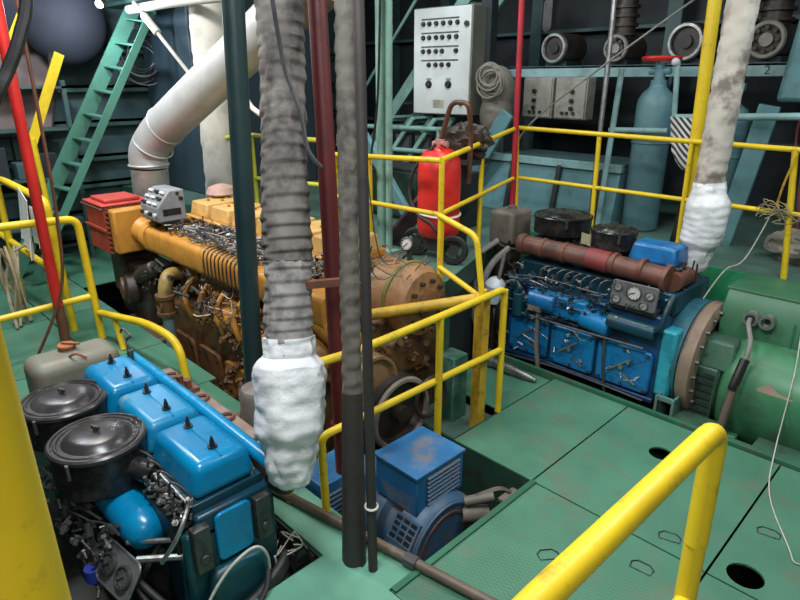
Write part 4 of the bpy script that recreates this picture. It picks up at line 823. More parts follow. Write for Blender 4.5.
part('filter_base', MB().cyl((-2.70, 4.66, 1.05), (-2.70, 4.66, 0.98), 0.17, n=24).cyl((-2.14, 4.50, 1.05), (-2.14, 4.50, 0.98), 0.13, n=24), black, e)
part('filter_label', MB().cbox((-2.33, 4.42, 1.08), (0.12, 0.006, 0.09), (1, -0.35, 0)), mat('label_beige', (0.5, 0.45, 0.3)), e)
part('filter_bracket', MB().box(-2.9, -1.95, 4.40, 4.8, 0.86, 1.0), black, e, 0.02)
part('rocker_cover', MB().frustum(-1.95, -1.575, 4.36, 4.62, 1.0, 1.15, 0.02, 0.03), blue_bright, e, 0.03, seg=4)
part('rocker_cover', MB().frustum(-2.44, -2.0, 4.55, 4.85, 0.86, 1.04, 0.02, 0.03), blue_mid, e, 0.03)
gp_ = part('gauge_panel', MB().prism(rrect(0.345, 0.185, 0.02), (-1.735, 4.10, 0.825), (1, 0, 0), (0, 0.12, 1), 0.02), panel_grey, e, 0.004)
gn = Vector((0, -1, 0.12)).normalized()
for dx, dz, r_ in ((-0.125, 0.045, 0.034), (-0.125, -0.045, 0.036), (0.0, 0.025, 0.058), (0.115, 0.03, 0.036), (0.085, -0.052, 0.034)):
    gauge(e, (-1.735+dx, 4.083+dz*0.12, 0.825+dz), gn, r_, dial if r_ > 0.05 else mat('dial_mid', (0.30, 0.30, 0.30)), 0.4+dx*5)
part('panel_knob', MB().cyl((-1.78, 4.08, 0.765), (-1.78, 4.05, 0.765), 0.010, n=8).cyl((-1.75, 4.08, 0.762), (-1.75, 4.05, 0.762), 0.010, n=8).cyl((-1.72, 4.08, 0.76), (-1.72, 4.05, 0.76), 0.010, n=8), steel, e)
part('panel_bracket', MB().box(-1.90, -1.57, 4.10, 4.25, 0.70, 0.73), steel_dark, e, 0.004)
for (x0, x1) in ((-2.80, -2.42), (-2.39, -2.00), (-1.97, -1.54)):
    xc = (x0+x1)/2; b_ = MB()
    for sx in (-1, 0, 1):
        for sz in (-1, 1): b_.cyl((xc+sx*(x1-x0)*0.42, 4.112, 0.245+sz*0.14), (xc+sx*(x1-x0)*0.42, 4.092, 0.245+sz*0.14), 0.014, n=6)
    part('cover_screw', b_, steel_dark, e, kind='stuff')
    part('cover_rib', MB().beam((x0+0.05, 4.105, 0.13), (x1-0.05, 4.105, 0.36), 0.016, 0.012, (0, 1, 0)).beam((x0+0.05, 4.105, 0.36), (x1-0.05, 4.105, 0.13), 0.016, 0.012, (0, 1, 0)), blue_bright, e)
part('fuel_filter', MB().cyl((-2.70, 4.07, 0.42), (-2.70, 4.07, 0.62), 0.055, n=18).cyl((-2.70, 4.07, 0.62), (-2.70, 4.07, 0.66), 0.03, n=12).cyl((-2.83, 4.09, 0.46), (-2.83, 4.09, 0.62), 0.045, n=18), blue_dark, e, 0.006)
part('oil_cooler', MB().cyl((-1.90, 4.08, 0.60), (-1.54, 4.10, 0.585), 0.06, n=20), blue_dark, e, 0.006)
part('cooler_pipe', MB().wire([(-1.56, 4.08, 0.60), (-1.50, 4.06, 0.66), (-1.49, 4.10, 0.78), (-1.50, 4.2, 0.86)], 0.022, 10), blue_dark, e)
part('cooler_pipe', MB().wire([(-1.90, 4.08, 0.58), (-1.97, 4.06, 0.50), (-1.98, 4.08, 0.42)], 0.02, 8), blue_dark, e)
part('head_clutter', clutter(wires(MB(), -2.85, -1.5, 4.32, 4.6, 0.88, 1.06, 26, 0.007, 81, 0.05, 0.35), -2.85, -1.5, 4.34, 4.6, 0.86, 1.02, 70, 0.016, 0.09, 82), black, e, kind='stuff')
part('cross_lines', MB().wire([(-2.86, 4.06, 0.74), (-2.5, 4.05, 0.80), (-2.0, 4.05, 0.79), (-1.92, 4.06, 0.80)], 0.007, 6).wire([(-2.8, 4.06, 0.45), (-2.3, 4.04, 0.455), (-1.6, 4.06, 0.46)], 0.010, 6).wire([(-2.86, 4.06, 0.02), (-2.2, 4.05, 0.07), (-1.55, 4.06, 0.05)], 0.008, 6).wire([(-1.9, 4.06, 0.45), (-1.88, 4.05, 0.2), (-1.84, 4.08, -0.1)], 0.012, 6), steel_dark, e)
part('tall_studs', clutter(MB(), -2.85, -1.5, 4.2, 4.22, 0.72, 0.86, 30, 0.010, 0.06, 83), steel, e, kind='stuff')
part('vertical_pipe', MB().tube(fillet([(-2.50, 4.06, 0.52), (-2.49, 4.05, 0.2), (-2.42, 4.07, -0.22)], 0.1), 0.02, 8).cbox((-2.52, 4.05, 0.54), (0.12, 0.06, 0.06)), tank_brown, e)
part('flywheel_housing', MB().lathe([(0.30, 0), (0.42, 0.0), (0.43, 0.03), (0.43, 0.12), (0.38, 0.13)], (-1.50, 4.55, 0.32), (1, 0, 0), 40), mat('housing_teal', (0.02, 0.13, 0.17), OIL, 0.6, 7), e, 0.004)
part('housing_web', MB().box(-1.51, -1.40, 4.12, 4.35, 0.10, 0.62), cyan, e, 0.02)
fl = part('flywheel', MB().lathe([(0.25, 0.13), (0.425, 0.13), (0.44, 0.15), (0.44, 0.22), (0.40, 0.24), (0.34, 0.24), (0.30, 0.19)], (-1.50, 4.55, 0.32), (1, 0, 0), 44), mat('flywheel_tan', (0.27, 0.19, 0.14), (0.09, 0.06, 0.045), 0.6, 7), e)
part('flywheel_bolt', bolt_ring(MB(), (-1.275, 4.55, 0.32), (1, 0, 0), 0.40, 22, 0.016, 0.035), steel_dark, fl)
part('mount_foot', MB().box(-1.46, -1.32, 4.05, 4.30, -0.22, -0.19).box(-1.46, -1.44, 4.05, 4.30, -0.19, 0.14).box(-1.34, -1.32, 4.05, 4.30, -0.19, 0.14).box(-1.46, -1.32, 4.06, 4.08, 0.10, 0.14).box(-1.46, -1.32, 4.05, 4.30, -0.5, -0.22), mat('foot_teal', (0.10, 0.21, 0.19), BROWN, 0.5, 8), e, 0.004)
part('starter', MB().cyl((-2.9, 4.2, 0.35), (-2.86, 4.2, 0.35), 0.2, n=20).lathe([(0.05, 0), (0.28, 0), (0.28, 0.06), (0.2, 0.1)], (-2.86, 4.5, 0.2), (-1, 0, 0), 28), black, e, 0.006)
part('left_end_hoses', wires(clutter(MB(), -3.1, -2.86, 4.15, 4.5, -0.2, 0.8, 60, 0.018, 0.1, 71), -3.15, -2.85, 4.1, 4.5, 0.0, 0.95, 24, 0.012, 72, 0.12, 0.4), grime_dark, e, kind='stuff')
part('bent_pipe', MB().wire([(-2.90, 4.10, 0.9), (-2.94, 4.08, 0.6), (-2.95, 4.08, 0.35), (-2.86, 4.08, 0.12)], 0.016, 8).wire([(-2.86, 4.1, 0.66), (-2.75, 4.08, 0.70), (-2.64, 4.08, 0.58)], 0.014, 8), wire_grey, e)
t = thing('expansion_tank', 'brown-grey expansion tank at the left end of the oily blue engine', 'tank', (-3.17, 4.5, -0.85))
part('tank_body', MB().box(-3.31, -3.05, 4.40, 4.72, 0.88, 1.19), tank_brown, t, 0.035, seg=3)
part('filler_cap', MB().cyl((-3.17, 4.56, 1.185), (-3.17, 4.56, 1.22), 0.04, n=16), tank_brown, t)
part('support', MB().box(-3.26, -3.10, 4.46, 4.66, -0.85, 0.89), grime_dark, t, 0.02)
t = thing('coolant_bottle', 'pale blue-white plastic bottle beside the left end of the oily blue engine', 'bottle', (-3.08, 4.22, 0.3))
part('bottle', MB().lathe([(0.06, 0), (0.09, 0.01), (0.09, 0.17), (0.06, 0.21), (0.03, 0.23)], (-2.99, 4.10, 0.46), (0.15, -0.1, 1), 20), plastic_white, t)
part('shelf', MB().box(-3.1, -2.89, 4.05, 4.25, 0.42, 0.46).box(-3.02, -2.98, 4.12, 4.16, -0.85, 0.42), grime_dark, t)
m_ = MB().wire([(-3.12, 4.3, 0.95), (-3.20, 4.1, 0.8), (-3.14, 4.04, 0.5), (-3.08, 4.06, 0.2), (-3.05, 4.08, -0.85)], 0.026, 8).wire([(-3.0, 4.3, 0.9), (-3.04, 4.08, 0.75), (-3.16, 4.05, 0.35), (-3.12, 4.06, 0.1), (-3.15, 4.1, -0.85)], 0.03, 8)
solo('drop_hoses', m_, wire_grey, 'pair of grey hoses hanging by the newel post', 'hoses')
t = thing('trench_pipe', 'grey tapered pipe end lying on the trench cover by the blue engine', 'pipe', (-2.6, 3.85, -0.03))
part('pipe', MB().lathe([(0.035, 0), (0.05, 0.02), (0.05, 0.05), (0.04, 0.06), (0.045, 0.24), (0.03, 0.40), (0.016, 0.48)], (-2.82, 3.84, 0.022), (1, 0.03, -0.05), 18), steel, t)
# ================================================================== GREEN GENERATOR
g = thing('generator', 'green generator with a big terminal box and two round cable glands', 'generator', (-0.6, 4.75, -0.85))
part('casing', MB().lathe([(0.20, 0), (0.36, 0.0), (0.40, 0.03), (0.42, 0.10), (0.42, 0.95), (0.40, 1.15), (0.36, 1.25), (0.1, 1.27)], (-1.12, 4.62, 0.18), (1, 0, 0), 44), gen_green, g, angle=40)
part('end_shell', MB().lathe([(0.18, 0), (0.33, 0.0), (0.36, 0.04), (0.36, 0.16), (0.30, 0.17)], (-1.29, 4.62, 0.20), (1, 0, 0), 36), gen_dim, g, angle=40)
part('shoulder', MB().frustum(-1.32, -1.05, 4.28, 4.9, 0.36, 0.56, 0.03, 0.06), gen_dim, g, 0.02)
gr = part('vent_cover', MB().cbox((-1.22, 4.26, 0.17), (0.17, 0.03, 0.42), (1, 0, 0), (0, 1, 0.0)), gen_dim, g, 0.01)
for k in range(13): part('vent_slat', MB().cbox((-1.22, 4.24, 0.00+k*0.028), (0.15, 0.012, 0.010)), black if k % 2 else steel_dark, gr)
bx = part('terminal_box', MB().prism([(-0.28, -0.16), (0.26, -0.16), (0.26, 0.19), (-0.20, 0.19), (-0.28, 0.06)], (-1.26, 4.78, 0.70), (0, 1, 0), (0, 0, 1), 1.0), gen_box, g, 0.008)
part('box_lid', MB().box(-1.27, -0.25, 4.57, 5.05, 0.885, 0.90), gen_box, bx, 0.003)
part('box_seam', MB().box(-0.80, -0.79, 4.492, 4.50, 0.545, 0.76), edge_green, bx)
for x in (-1.055, -0.955):
    gl = part('cable_gland', MB().lathe([(0.02, 0.01), (0.032, 0.01), (0.034, 0.045), (0.05, 0.045), (0.05, 0.0), (0.055, 0.0), (0.055, -0.01)], (x, 4.495, 0.735), (0, -1, 0), 20, cap=False), steel, bx)
    part('gland_bore', MB().cyl((x, 4.498, 0.735), (x, 4.485, 0.735), 0.033, n=16), black, gl)
part('cable', MB().wire([(-1.055, 4.50, 0.735), (-1.05, 4.41, 0.72), (-0.995, 4.33, 0.62), (-0.985, 4.25, 0.50), (-1.0, 4.17, 0.35)], 0.016, 8), wire_grey, g)
part('cable_boot', MB().tube(smooth_path([(-0.985, 4.25, 0.52), (-0.995, 4.17, 0.38), (-1.00, 4.155, 0.32)], 4), 0.032, 10), black, g)
part('cable_tail', MB().tube(smooth_path([(-0.99, 4.16, 0.36), (-1.01, 4.13, 0.12), (-1.03, 4.14, -0.20)], 5), 0.026, 10), mat('cable_brown', (0.17, 0.12, 0.10), OIL, 0.3, 9), g)
part('worn_patch', MB().prism([(0, 0), (0.14, -0.01), (0.20, 0.05), (0.10, 0.07), (0.05, 0.11), (-0.02, 0.06)], (-0.86, 4.222, 0.29), (1, 0, 0), (0, 0.28, 1), 0.004), mat('worn_pink', (0.42, 0.24, 0.20), (0.15, 0.25, 0.12), 0.6, 14), g)
part('base_frame', MB().box(-1.30, 0.35, 4.10, 4.17, -0.30, -0.14).box(-1.30, 0.35, 5.0, 5.05, -0.30, -0.14).box(-1.15, -0.75, 4.17, 4.7, -0.24, -0.18).box(-0.62, 0.35, 4.17, 4.7, -0.24, -0.18), gen_green, g, 0.006)
part('base_plate', MB().box(-1.32, -1.06, 4.05, 4.24, -0.03, 0.005).box(-0.80, 0.35, 4.05, 4.24, -0.03, 0.005).box(-1.06, -0.80, 4.05, 4.09, -0.03, 0.005), gen_dim, g, 0.003)
part('lifting_lug', MB().box(-0.40, -0.36, 4.4, 4.5, 0.55, 0.56), gen_green, g)
for x in (-1.05, -0.15): part('foot', MB().box(x, x+0.12, 4.2, 5.0, -0.20, -0.05), gen_green, g, 0.01)
solo('loose_wire', MB().wire([(-0.86, 5.15, 1.70), (-0.80, 4.9, 1.2), (-0.78, 4.60, 0.91), (-0.70, 4.30, 0.5), (-0.66, 4.05, 0.05), (-0.56, 3.6, 0.008), (-0.36, 3.2, 0.008), (-0.30, 3.1, 0.008), (-0.22, 3.18, 0.008)], 0.0038, 6), wire_white, 'long pale wire trailing over the green generator onto the deck', 'wire')
solo('thin_wire', MB().wire([(-1.22, 5.17, 1.4), (-1.32, 5.05, 1.0), (-1.42, 4.95, 0.9), (-1.48, 4.7, 0.66), (-1.44, 4.62, 0.64)], 0.005, 5), wire_white, 'thin pale wire running from the right railing down to the flywheel', 'wire')
solo('grey_crate', MB().box(-0.30, 0.1, 3.3, 3.75, 0.0, 0.02).box(-0.26, 0.1, 3.78, 3.96, 0.0, 0.05), gen_dim, 'dull green plate lying at the right edge of the deck', 'plate')
solo('green_box', MB().box(-2.66, -2.50, 3.0, 3.16, -0.85, 0.42), mat('box_teal', (0.05, 0.17, 0.12), (0.3, 0.3, 0.25), 0.4, 12), 'small dark green box standing under the stair behind the thin railing', 'box', bev=0.01)
# ================================================================== FIRE EXTINGUISHER
t = thing('fire_extinguisher', 'large red wheeled fire extinguisher with curved pipe handle', 'extinguisher', (-3.2, 3.72, 0.86))
part('cylinder', MB().lathe([(0.14, 0.0), (0.175, 0.03), (0.178, 0.10), (0.178, 0.55), (0.168, 0.64), (0.125, 0.70), (0.05, 0.73), (0.045, 0.75)], (-3.325, 3.72, 1.06), (0, 0, 1), 32), red, t, angle=50)
part('valve', MB().cyl((-3.325, 3.72, 1.79), (-3.325, 3.72, 1.85), 0.04, n=14).cyl((-3.325, 3.72, 1.82), (-3.22, 3.66, 1.83), 0.018).cyl((-3.38, 3.70, 1.81), (-3.26, 3.74, 1.81), 0.03, n=10), mat('valve_pink', (0.5, 0.22, 0.2), BROWN, 0.4, 9), t)
part('handle', pipe([(-3.40, 3.86, 1.50), (-3.39, 3.80, 1.84), (-3.23, 3.74, 2.14), (-3.06, 3.74, 2.14), (-3.12, 3.86, 1.90), (-3.16, 3.90, 1.50)], 0.02, 0.07), exh_brown, t)
part('hose', MB().wire([(-3.30, 3.64, 1.82), (-3.47, 3.58, 1.62), (-3.50, 3.55, 1.42), (-3.40, 3.54, 1.26), (-3.24, 3.54, 1.20), (-3.16, 3.56, 1.1)], 0.014, 8), rubber, t)
part('strap', MB().torus((-3.325, 3.72, 1.26), (0.1, 0, 1), 0.182, 0.010, 28), cloth_white, t)
for x in (-3.52, -3.10):
    wh = part('wheel', MB().torus((x, 3.66, 0.985), (0.6, -1, 0), 0.10, 0.026, 22), rubber, t)
    part('hub', MB().cyl((x-0.012, 3.68, 0.985), (x+0.012, 3.64, 0.985), 0.045, n=14).cbox((x, 3.66, 0.985), (0.17, 0.012, 0.014), (1, 0.6, 0.4)).cbox((x, 3.66, 0.985), (0.17, 0.012, 0.014), (1, 0.6, -1.6)), steel_dark, wh)
part('axle', MB().cyl((-3.52, 3.70, 0.985), (-3.10, 3.70, 0.985), 0.016).box(-3.42, -3.22, 3.64, 3.8, 0.94, 1.07), steel_dark, t)
def lump(c, r, seed, n=40, m=26, amp=0.35):
    s_ = MB().sphere((0, 0, 0), 1.0, n, m); out = []
    for v in s_.v:
        q = Vector(v); k_ = 1+amp*noise.noise(q*2.2+Vector((seed, 0, 0)))+amp*0.6*noise.noise(q*5.5+Vector((0, seed, 0)))+amp*0.3*noise.noise(q*12+Vector((0, 0, seed)))
        out.append((c[0]+q.x*k_*r[0], c[1]+q.y*k_*r[1], c[2]+q.z*k_*r[2]))
    return MB().add(out, s_.f)
m_ = lump((-3.42, 4.15, 1.80), (0.24, 0.15, 0.15), 3.0)
t = thing('rag_heap', 'dark brown heap of oily rags on a stand behind the red fire extinguisher', 'rags', (-3.42, 4.15, 0.86))
part('rags', m_, grime_dark, t)
part('stand', MB().box(-3.62, -3.24, 4.02, 4.28, 1.62, 1.66).box(-3.48, -3.40, 4.10, 4.2, 0.86, 1.62), hull_dark, t)
t = thing('pressure_gauge', 'small round pressure gauge on a short valve stem near the raised floor edge', 'gauge', (-3.15, 3.2, 0.86))
part('stem', MB().cyl((-3.13, 3.20, 0.55), (-3.15, 3.20, 1.06), 0.022).cyl((-3.15, 3.2, 0.90), (-3.05, 3.17, 0.90), 0.035).torus((-3.16, 3.19, 0.98), (0.3, -1, 0.2), 0.045, 0.012).cyl((-3.14, 3.2, 0.66), (-3.14, 3.2, 0.76), 0.045, n=10), steel_dark, t)
gauge(t, (-3.16, 3.18, 1.115), (0.25, -1, 0.35), 0.055, dial, 0.9)
part('valve_arm', MB().tube(smooth_path([(-3.14, 3.2, 0.76), (-3.28, 3.14, 0.80), (-3.36, 3.12, 0.72), (-3.38, 3.12, 0.55)], 4), 0.03, 10), pale_green, t)
m_ = MB()
for k in range(5): m_.wire([(-2.02+0.02*k, 1.75, 2.2-0.2*k), (-2.3-0.05*k, 2.1, 1.25+R_.uniform(-.1, .2)), (-2.75, 2.6+R_.uniform(-.1, .1), 1.15+R_.uniform(-.1, .2)), (-2.9+R_.uniform(-.1, .1), 2.85, 1.09)], 0.0035, 4)
solo('strung_wires', m_, wire_grey, 'thin grey wires strung from the dark conduit pipe to the main engine end', 'wires')
# ================================================================== BACKGROUND, MIDDLE
t = thing('control_cabinet', 'pale grey control cabinet with rows of small switches high at the back', 'cabinet', (-5.0, 5.8, 1.95))
ang = 0.10
cu = Vector((math.cos(ang), math.sin(ang), 0)); cv = Vector((-cu.y, cu.x, 0)); cc = Vector((-5.12, 5.72, 2.50))
part('body', MB().cbox(cc+cv*0.17, (0.84, 0.32, 1.20), cu, cv), mat('cab_side', (0.16, 0.16, 0.13), (0.25, 0.24, 0.16), 0.5, 3), t, 0.01)
door = part('door', MB().cbox(cc, (0.82, 0.03, 1.18), cu, cv), cab_grey, t, 0.012)
def cab(dx, dz, m, r, name, lab=True):
    p_ = cc+cu*dx-cv*0.015+Vector((0, 0, dz))
    part(name, MB().cyl(p_, p_-cv*0.03, r, n=12).cyl(p_, p_-cv*0.010, r*1.35, n=12), m, door)
rows = [(0.42, (-.26, -.17, -.07, .03, .13, .23)), (0.27, (-.26, -.17, -.07, .02, .12, .22)), (0.12, (-.26, -.17, -.07, .02, .22)), (-0.03, (-.17, -.07, .02, .12))]
for dz, xs in rows:
    for dx in xs: cab(dx, dz, black, 0.021, 'switch')
    part('label_strip', MB().cbox(cc+cu*(-0.02)-cv*0.017+Vector((0, 0, dz+0.05)), (0.54, 0.006, 0.016), cu, cv), steel_dark, door)
for dx in (-.17, .12):
    cab(dx, -0.25, black, 0.034, 'rotary_switch')
    part('label_plate', MB().cbox(cc+cu*dx-cv*0.017+Vector((0, 0, -0.19)), (0.07, 0.006, 0.022), cu, cv), steel, door)
part('name_plate', MB().cbox(cc+cu*(-0.02)-cv*0.017+Vector((0, 0, -0.47)), (0.16, 0.006, 0.09), cu, cv), mat('plate_beige', (0.45, 0.42, 0.33)), door)
part('door_lock', MB().cyl(cc+cu*0.36-cv*0.015+Vector((0, 0, 0.40)), cc+cu*0.36-cv*0.04+Vector((0, 0, 0.40)), 0.03, n=12).cyl(cc+cu*0.31-cv*0.015+Vector((0, 0, -0.46)), cc+cu*0.31-cv*0.04+Vector((0, 0, -0.46)), 0.025, n=12), black, door)
part('stand', MB().cbox(cc+cu*0.42+cv*0.35+Vector((0, 0, -0.3)), (0.14, 0.14, 3.3), cu, cv).cbox(cc+cu*(-0.35)+cv*0.3+Vector((0, 0, -1.1)), (0.08, 0.08, 1.2), cu, cv), hull_dark, t)
t = thing('green_post', 'pale green twin steel post in front of the grated stairs', 'post', (-3.87, 3.6, 0.86))
part('post', MB().cyl((-3.89, 3.60, 0.86), (-3.86, 3.58, 4.6), 0.045, n=14).cyl((-3.80, 3.60, 0.86), (-3.76, 3.58, 4.6), 0.03, n=12), pale_green, t)
part('hanging_cable', MB().wire([(-3.78, 3.52, 3.6), (-3.84, 3.52, 2.2), (-3.95, 3.50, 1.5), (-3.90, 3.48, 0.90)], 0.010, 6), black, t)
part('base_plate', MB().box(-3.98, -3.70, 3.5, 3.7, 0.86, 0.875), pale_green, t)
# back stairs with grated treads
t = thing('dark_filler_box', 'low dark green box added to darken the space behind the railing left of the red fire extinguisher', 'locker', (-4.6, 4.8, 0.86))  # made-up dark box, added so the space behind the rail reads dark
lk = part('body', MB().box(-5.4, -3.85, 4.55, 4.95, 0.86, 1.42), hull_dark, t, 0.01)
for k in range(3):
    d_ = part('door', MB().box(-5.36+k*0.51, -4.88+k*0.51, 4.53, 4.55, 0.90, 1.38), edge_dark, t, 0.006)
    part('handle', MB().box(-4.93+k*0.51, -4.91+k*0.51, 4.50, 4.53, 1.10, 1.22), steel_dark, d_)
t = thing('grated_stairs', 'pale green grated stairs rising to the right behind the green post', 'stairs', (-6.3, 6.2, 0.86))
A0, A1 = Vector((-7.4, 6.2, 0.90)), Vector((-5.1, 6.2, 3.3))
for y in (6.2, 6.8): part('stringer', MB().beam(A0+Vector((0, y-6.2, 0)), A1+Vector((0, y-6.2, 0)), 0.04, 0.16), pale_green, t)
for k in range(10):
    p_ = A0.lerp(A1, (k+0.6)/10.2)
    part('tread', MB().box(p_.x-0.13, p_.x+0.13, 6.22, 6.78, p_.z, p_.z+0.03), pale_green, t, 0.006)
part('handrail', pipe([(-7.4, 6.18, 1.80), (-5.2, 6.18, 4.1)], 0.022, 0.05), pale_green, t)
for k in range(3):
    gx = -6.35+0.36*k
    t = thing('floor_grating', ('lowest', 'middle', 'uppermost')[k]+' of three pale green gratings leaning up to the right behind the green post', 'grating', (gx, 5.6, 1.2), 'pale green leaning gratings')
    g0, g1 = Vector((gx, 5.5, 1.16)), Vector((gx+0.62, 5.5, 1.86))
    for yy in (5.5, 5.85): part('side_bar', MB().beam(g0+Vector((0, yy-5.5, 0)), g1+Vector((0, yy-5.5, 0)), 0.035, 0.05), pale_green, t)
    for q in range(7):
        p_ = g0.lerp(g1, q/6); part('rung', MB().box(p_.x-0.02, p_.x+0.02, 5.5, 5.85, p_.z-0.01, p_.z+0.015), pale_green, t)
    part('prop', MB().cyl((gx+0.1, 5.87, 0.86), (gx+0.1, 5.87, 1.28), 0.02), pale_green, t)
for k in range(3):
    z = 1.18+k*0.27
    solo('hand_bar', MB().tube([(-6.9+k*0.1, 5.45, z), (-4.7, 5.45, z+0.04)], 0.028, 10).cyl((-6.3, 5.45, z+0.01), (-6.3, 5.45, 0.86), 0.024).cyl((-4.9, 5.45, z+0.03), (-4.9, 5.45, 0.86), 0.024), pale_green,
         ('lowest', 'middle', 'highest')[k]+' of three grey-green horizontal bars under the control cabinet', 'bar')
for k in range(4):
    t = thing('switch_box', '', 'box', (-5.95+k*0.34, 5.62, 0.86))
    t['label'] = ('first', 'second', 'third', 'fourth')[k]+' from the left of four dark boxes below the control cabinet'; t['group'] = 'dark boxes below the cabinet'
    part('case', MB().box(-6.08+k*0.34, -5.80+k*0.34, 5.56, 5.76, 1.34, 1.68), hull_dark, t, 0.01)
    part('front_plate', MB().box(-6.06+k*0.34, -5.82+k*0.34, 5.545, 5.56, 1.37, 1.65), mat('dim_grey', (0.06, 0.065, 0.065)), t, 0.004)
    part('leg', MB().box(-5.96+k*0.34, -5.92+k*0.34, 5.62, 5.70, 0.86, 1.34), hull_dark, t)
t = thing('sack_stack', 'grey sack with a coil of rope hanging right of the control cabinet', 'sack', (-4.3, 5.9, 0.86))
part('sack', MB().sphere((-4.47, 5.98, 2.20), (0.20, 0.2, 0.26), 20, 12).sphere((-4.46, 5.96, 1.92), (0.20, 0.18, 0.26), 18, 10), sack_mat, t)
m_ = MB()
for k in range(9): m_.torus((-4.38+R_.uniform(-.03, .03), 5.72+R_.uniform(-.02, .03), 2.30+R_.uniform(-.05, .05)), (0.3+R_.uniform(-.2, .2), -1, R_.uniform(-.2, .2)), 0.12+R_.uniform(-.03, .03), 0.012, 24, 6)
part('rope_coil', m_, sack_mat, t)
part('pedestal', MB().box(-4.6, -4.3, 5.9, 6.1, 0.86, 1.75), hull_dark, t, 0.02)
def brace(a, b, label, wdt=0.24, th=0.05):
    d_ = (Vector(b)-Vector(a)); return solo('diagonal_brace', MB().beam(a, b, th, wdt), teal, label, 'brace', 'teal diagonal braces', bev=0.008)
brace((-4.78, 5.68, 0.88), (-4.12, 5.72, 1.96), 'light teal diagonal brace rising right of the fire extinguisher', 0.17)
brace((-1.78, 5.95, 0.86), (-1.60, 5.95, 2.10), 'teal diagonal brace leaning at the right edge behind the pale lagged exhaust', 0.17)
brace((-3.7, 3.95, 0.86), (-4.8, 4.1, 1.9), 'teal diagonal brace behind the narrow lagged pipe and green post', 0.12)
solo('plum_board', MB().beam((-3.95, 3.75, 0.87), (-3.40, 3.9, 1.55), 0.03, 0.22, (0, -1, 0.3)), mat('plum', (0.16, 0.10, 0.11), OIL, 0.4, 5), 'dull purple-brown board leaning left of the red fire extinguisher', 'board')
t = thing('deck_bench', 'long dull teal chest with sloping front behind the long yellow railing', 'chest', (-3.3, 6.0, 0.86))
part('body', MB().prism([(0, 0), (0.75, 0), (0.75, 0.60), (0.12, 0.60)], (-4.55, 5.75, 0.86), (0, 1, 0), (0, 0, 1), 1.75), teal, t, 0.01)
part('top_edge', MB().box(-4.58, -2.78, 5.82, 5.90, 1.42, 1.50), teal_pale, t, 0.006)
part('lid', MB().box(-4.56, -2.8, 5.88, 6.52, 1.46, 1.50), hull, t, 0.006)
for x in (-4.1, -3.5, -3.0): part('stiffener', MB().prism([(-0.05, 0), (0.0, 0), (0.12, 0.58), (0.07, 0.58)], (x, 5.74, 0.86), (0, 1, 0), (0, 0, 1), 0.05), hull_dark, t)
# cross beam with pumps on top
t = thing('cross_beam', 'long pale teal steel beam carrying pumps, painted with the numbers 1 and 2', 'beam', (-2.5, 6.6, 0.86))
part('beam', MB().box(-4.75, 0.4, 6.50, 6.56, 2.33, 2.45).box(-4.75, 0.4, 6.50, 7.0, 2.42, 2.45), teal_pale, t, 0.006)
for x in (-4.70, -2.85, -1.0, 0.3): part('leg', MB().box(x, x+0.08, 6.54, 6.62, 0.86, 2.35), hull, t)
for ch, x in (('1', -3.40), ('2', -1.86)):
    cu_ = bpy.data.curves.new('number', 'FONT'); cu_.body = ch; cu_.size = 0.11; cu_.extrude = 0.002; cu_.materials.append(marking)
    o = bpy.data.objects.new('painted_number', cu_); COL.objects.link(o); o.parent = t
    o.rotation_euler = (math.pi/2, 0, 0); o.location = Vector((x, 6.497, 2.35))-Vector(t.location)
def pump(x, y, z, r, label, style=0):
    t = thing('pump_motor', label, 'pump', (x, y, z), 'pumps on the cross beam')
    part('motor', MB().cyl((x, y-0.05, z+r+0.03), (x, y+0.4, z+r+0.03), r, n=24), grime_dark, t, 0.01)
    part('face_ring', MB().torus((x, y-0.07, z+r+0.03), (0, 1, 0), r*0.85, r*0.14, 26), steel if style == 0 else box_grey, t)
    part('hub', MB().cyl((x, y-0.08, z+r+0.03), (x, y-0.03, z+r+0.03), r*0.35, n=16), black if style == 0 else box_grey, t)
    part('foot', MB().box(x-r*0.8, x+r*0.8, y, y+0.35, z, z+0.06), hull_dark, t)
    if style == 1:
        part('front_bolt', bolt_ring(MB(), (x, y-0.08, z+r+0.03), (0, -1, 0), r*0.6, 8, 0.02, 0.03), grime_dark, t, kind='stuff')
        part('column', MB().cyl((x, y+0.1, z+r*1.9), (x, y+0.1, z+r*1.9+0.42), r*0.75, n=18), grime_dark, t)
        for k in range(4): part('fin', MB().cyl((x, y+0.1, z+r*2+0.09*k+0.02), (x, y+0.1, z+r*2+0.09*k+0.05), r*0.95, n=18), grime_dark, t)
pump(-4.16, 6.68, 2.45, 0.17, 'first dark round pump motor on the beam, above the grey boxes')
pump(-3.36, 6.62, 2.45, 0.14, 'grey bolted pump with finned column in the middle of the beam', 1)
pump(-2.72, 6.85, 2.45, 0.19, 'dark round pump motor on the beam behind the red hand wheel')
pump(-1.93, 6.70, 2.45, 0.17, 'pinkish bolted pump on the beam right of the pale lagged exhaust', 1)
solo('hanging_tag', MB().prism(rrect(0.12, 0.36, 0.05), (-4.33, 6.7, 3.02), (1, 0, 0.15), (0, 0, 1), 0.015).cyl((-4.33, 6.7, 3.18), (-4.33, 6.7, 4.6), 0.008), steel_dark, 'grey rounded plate hanging above the first pump', 'plate')
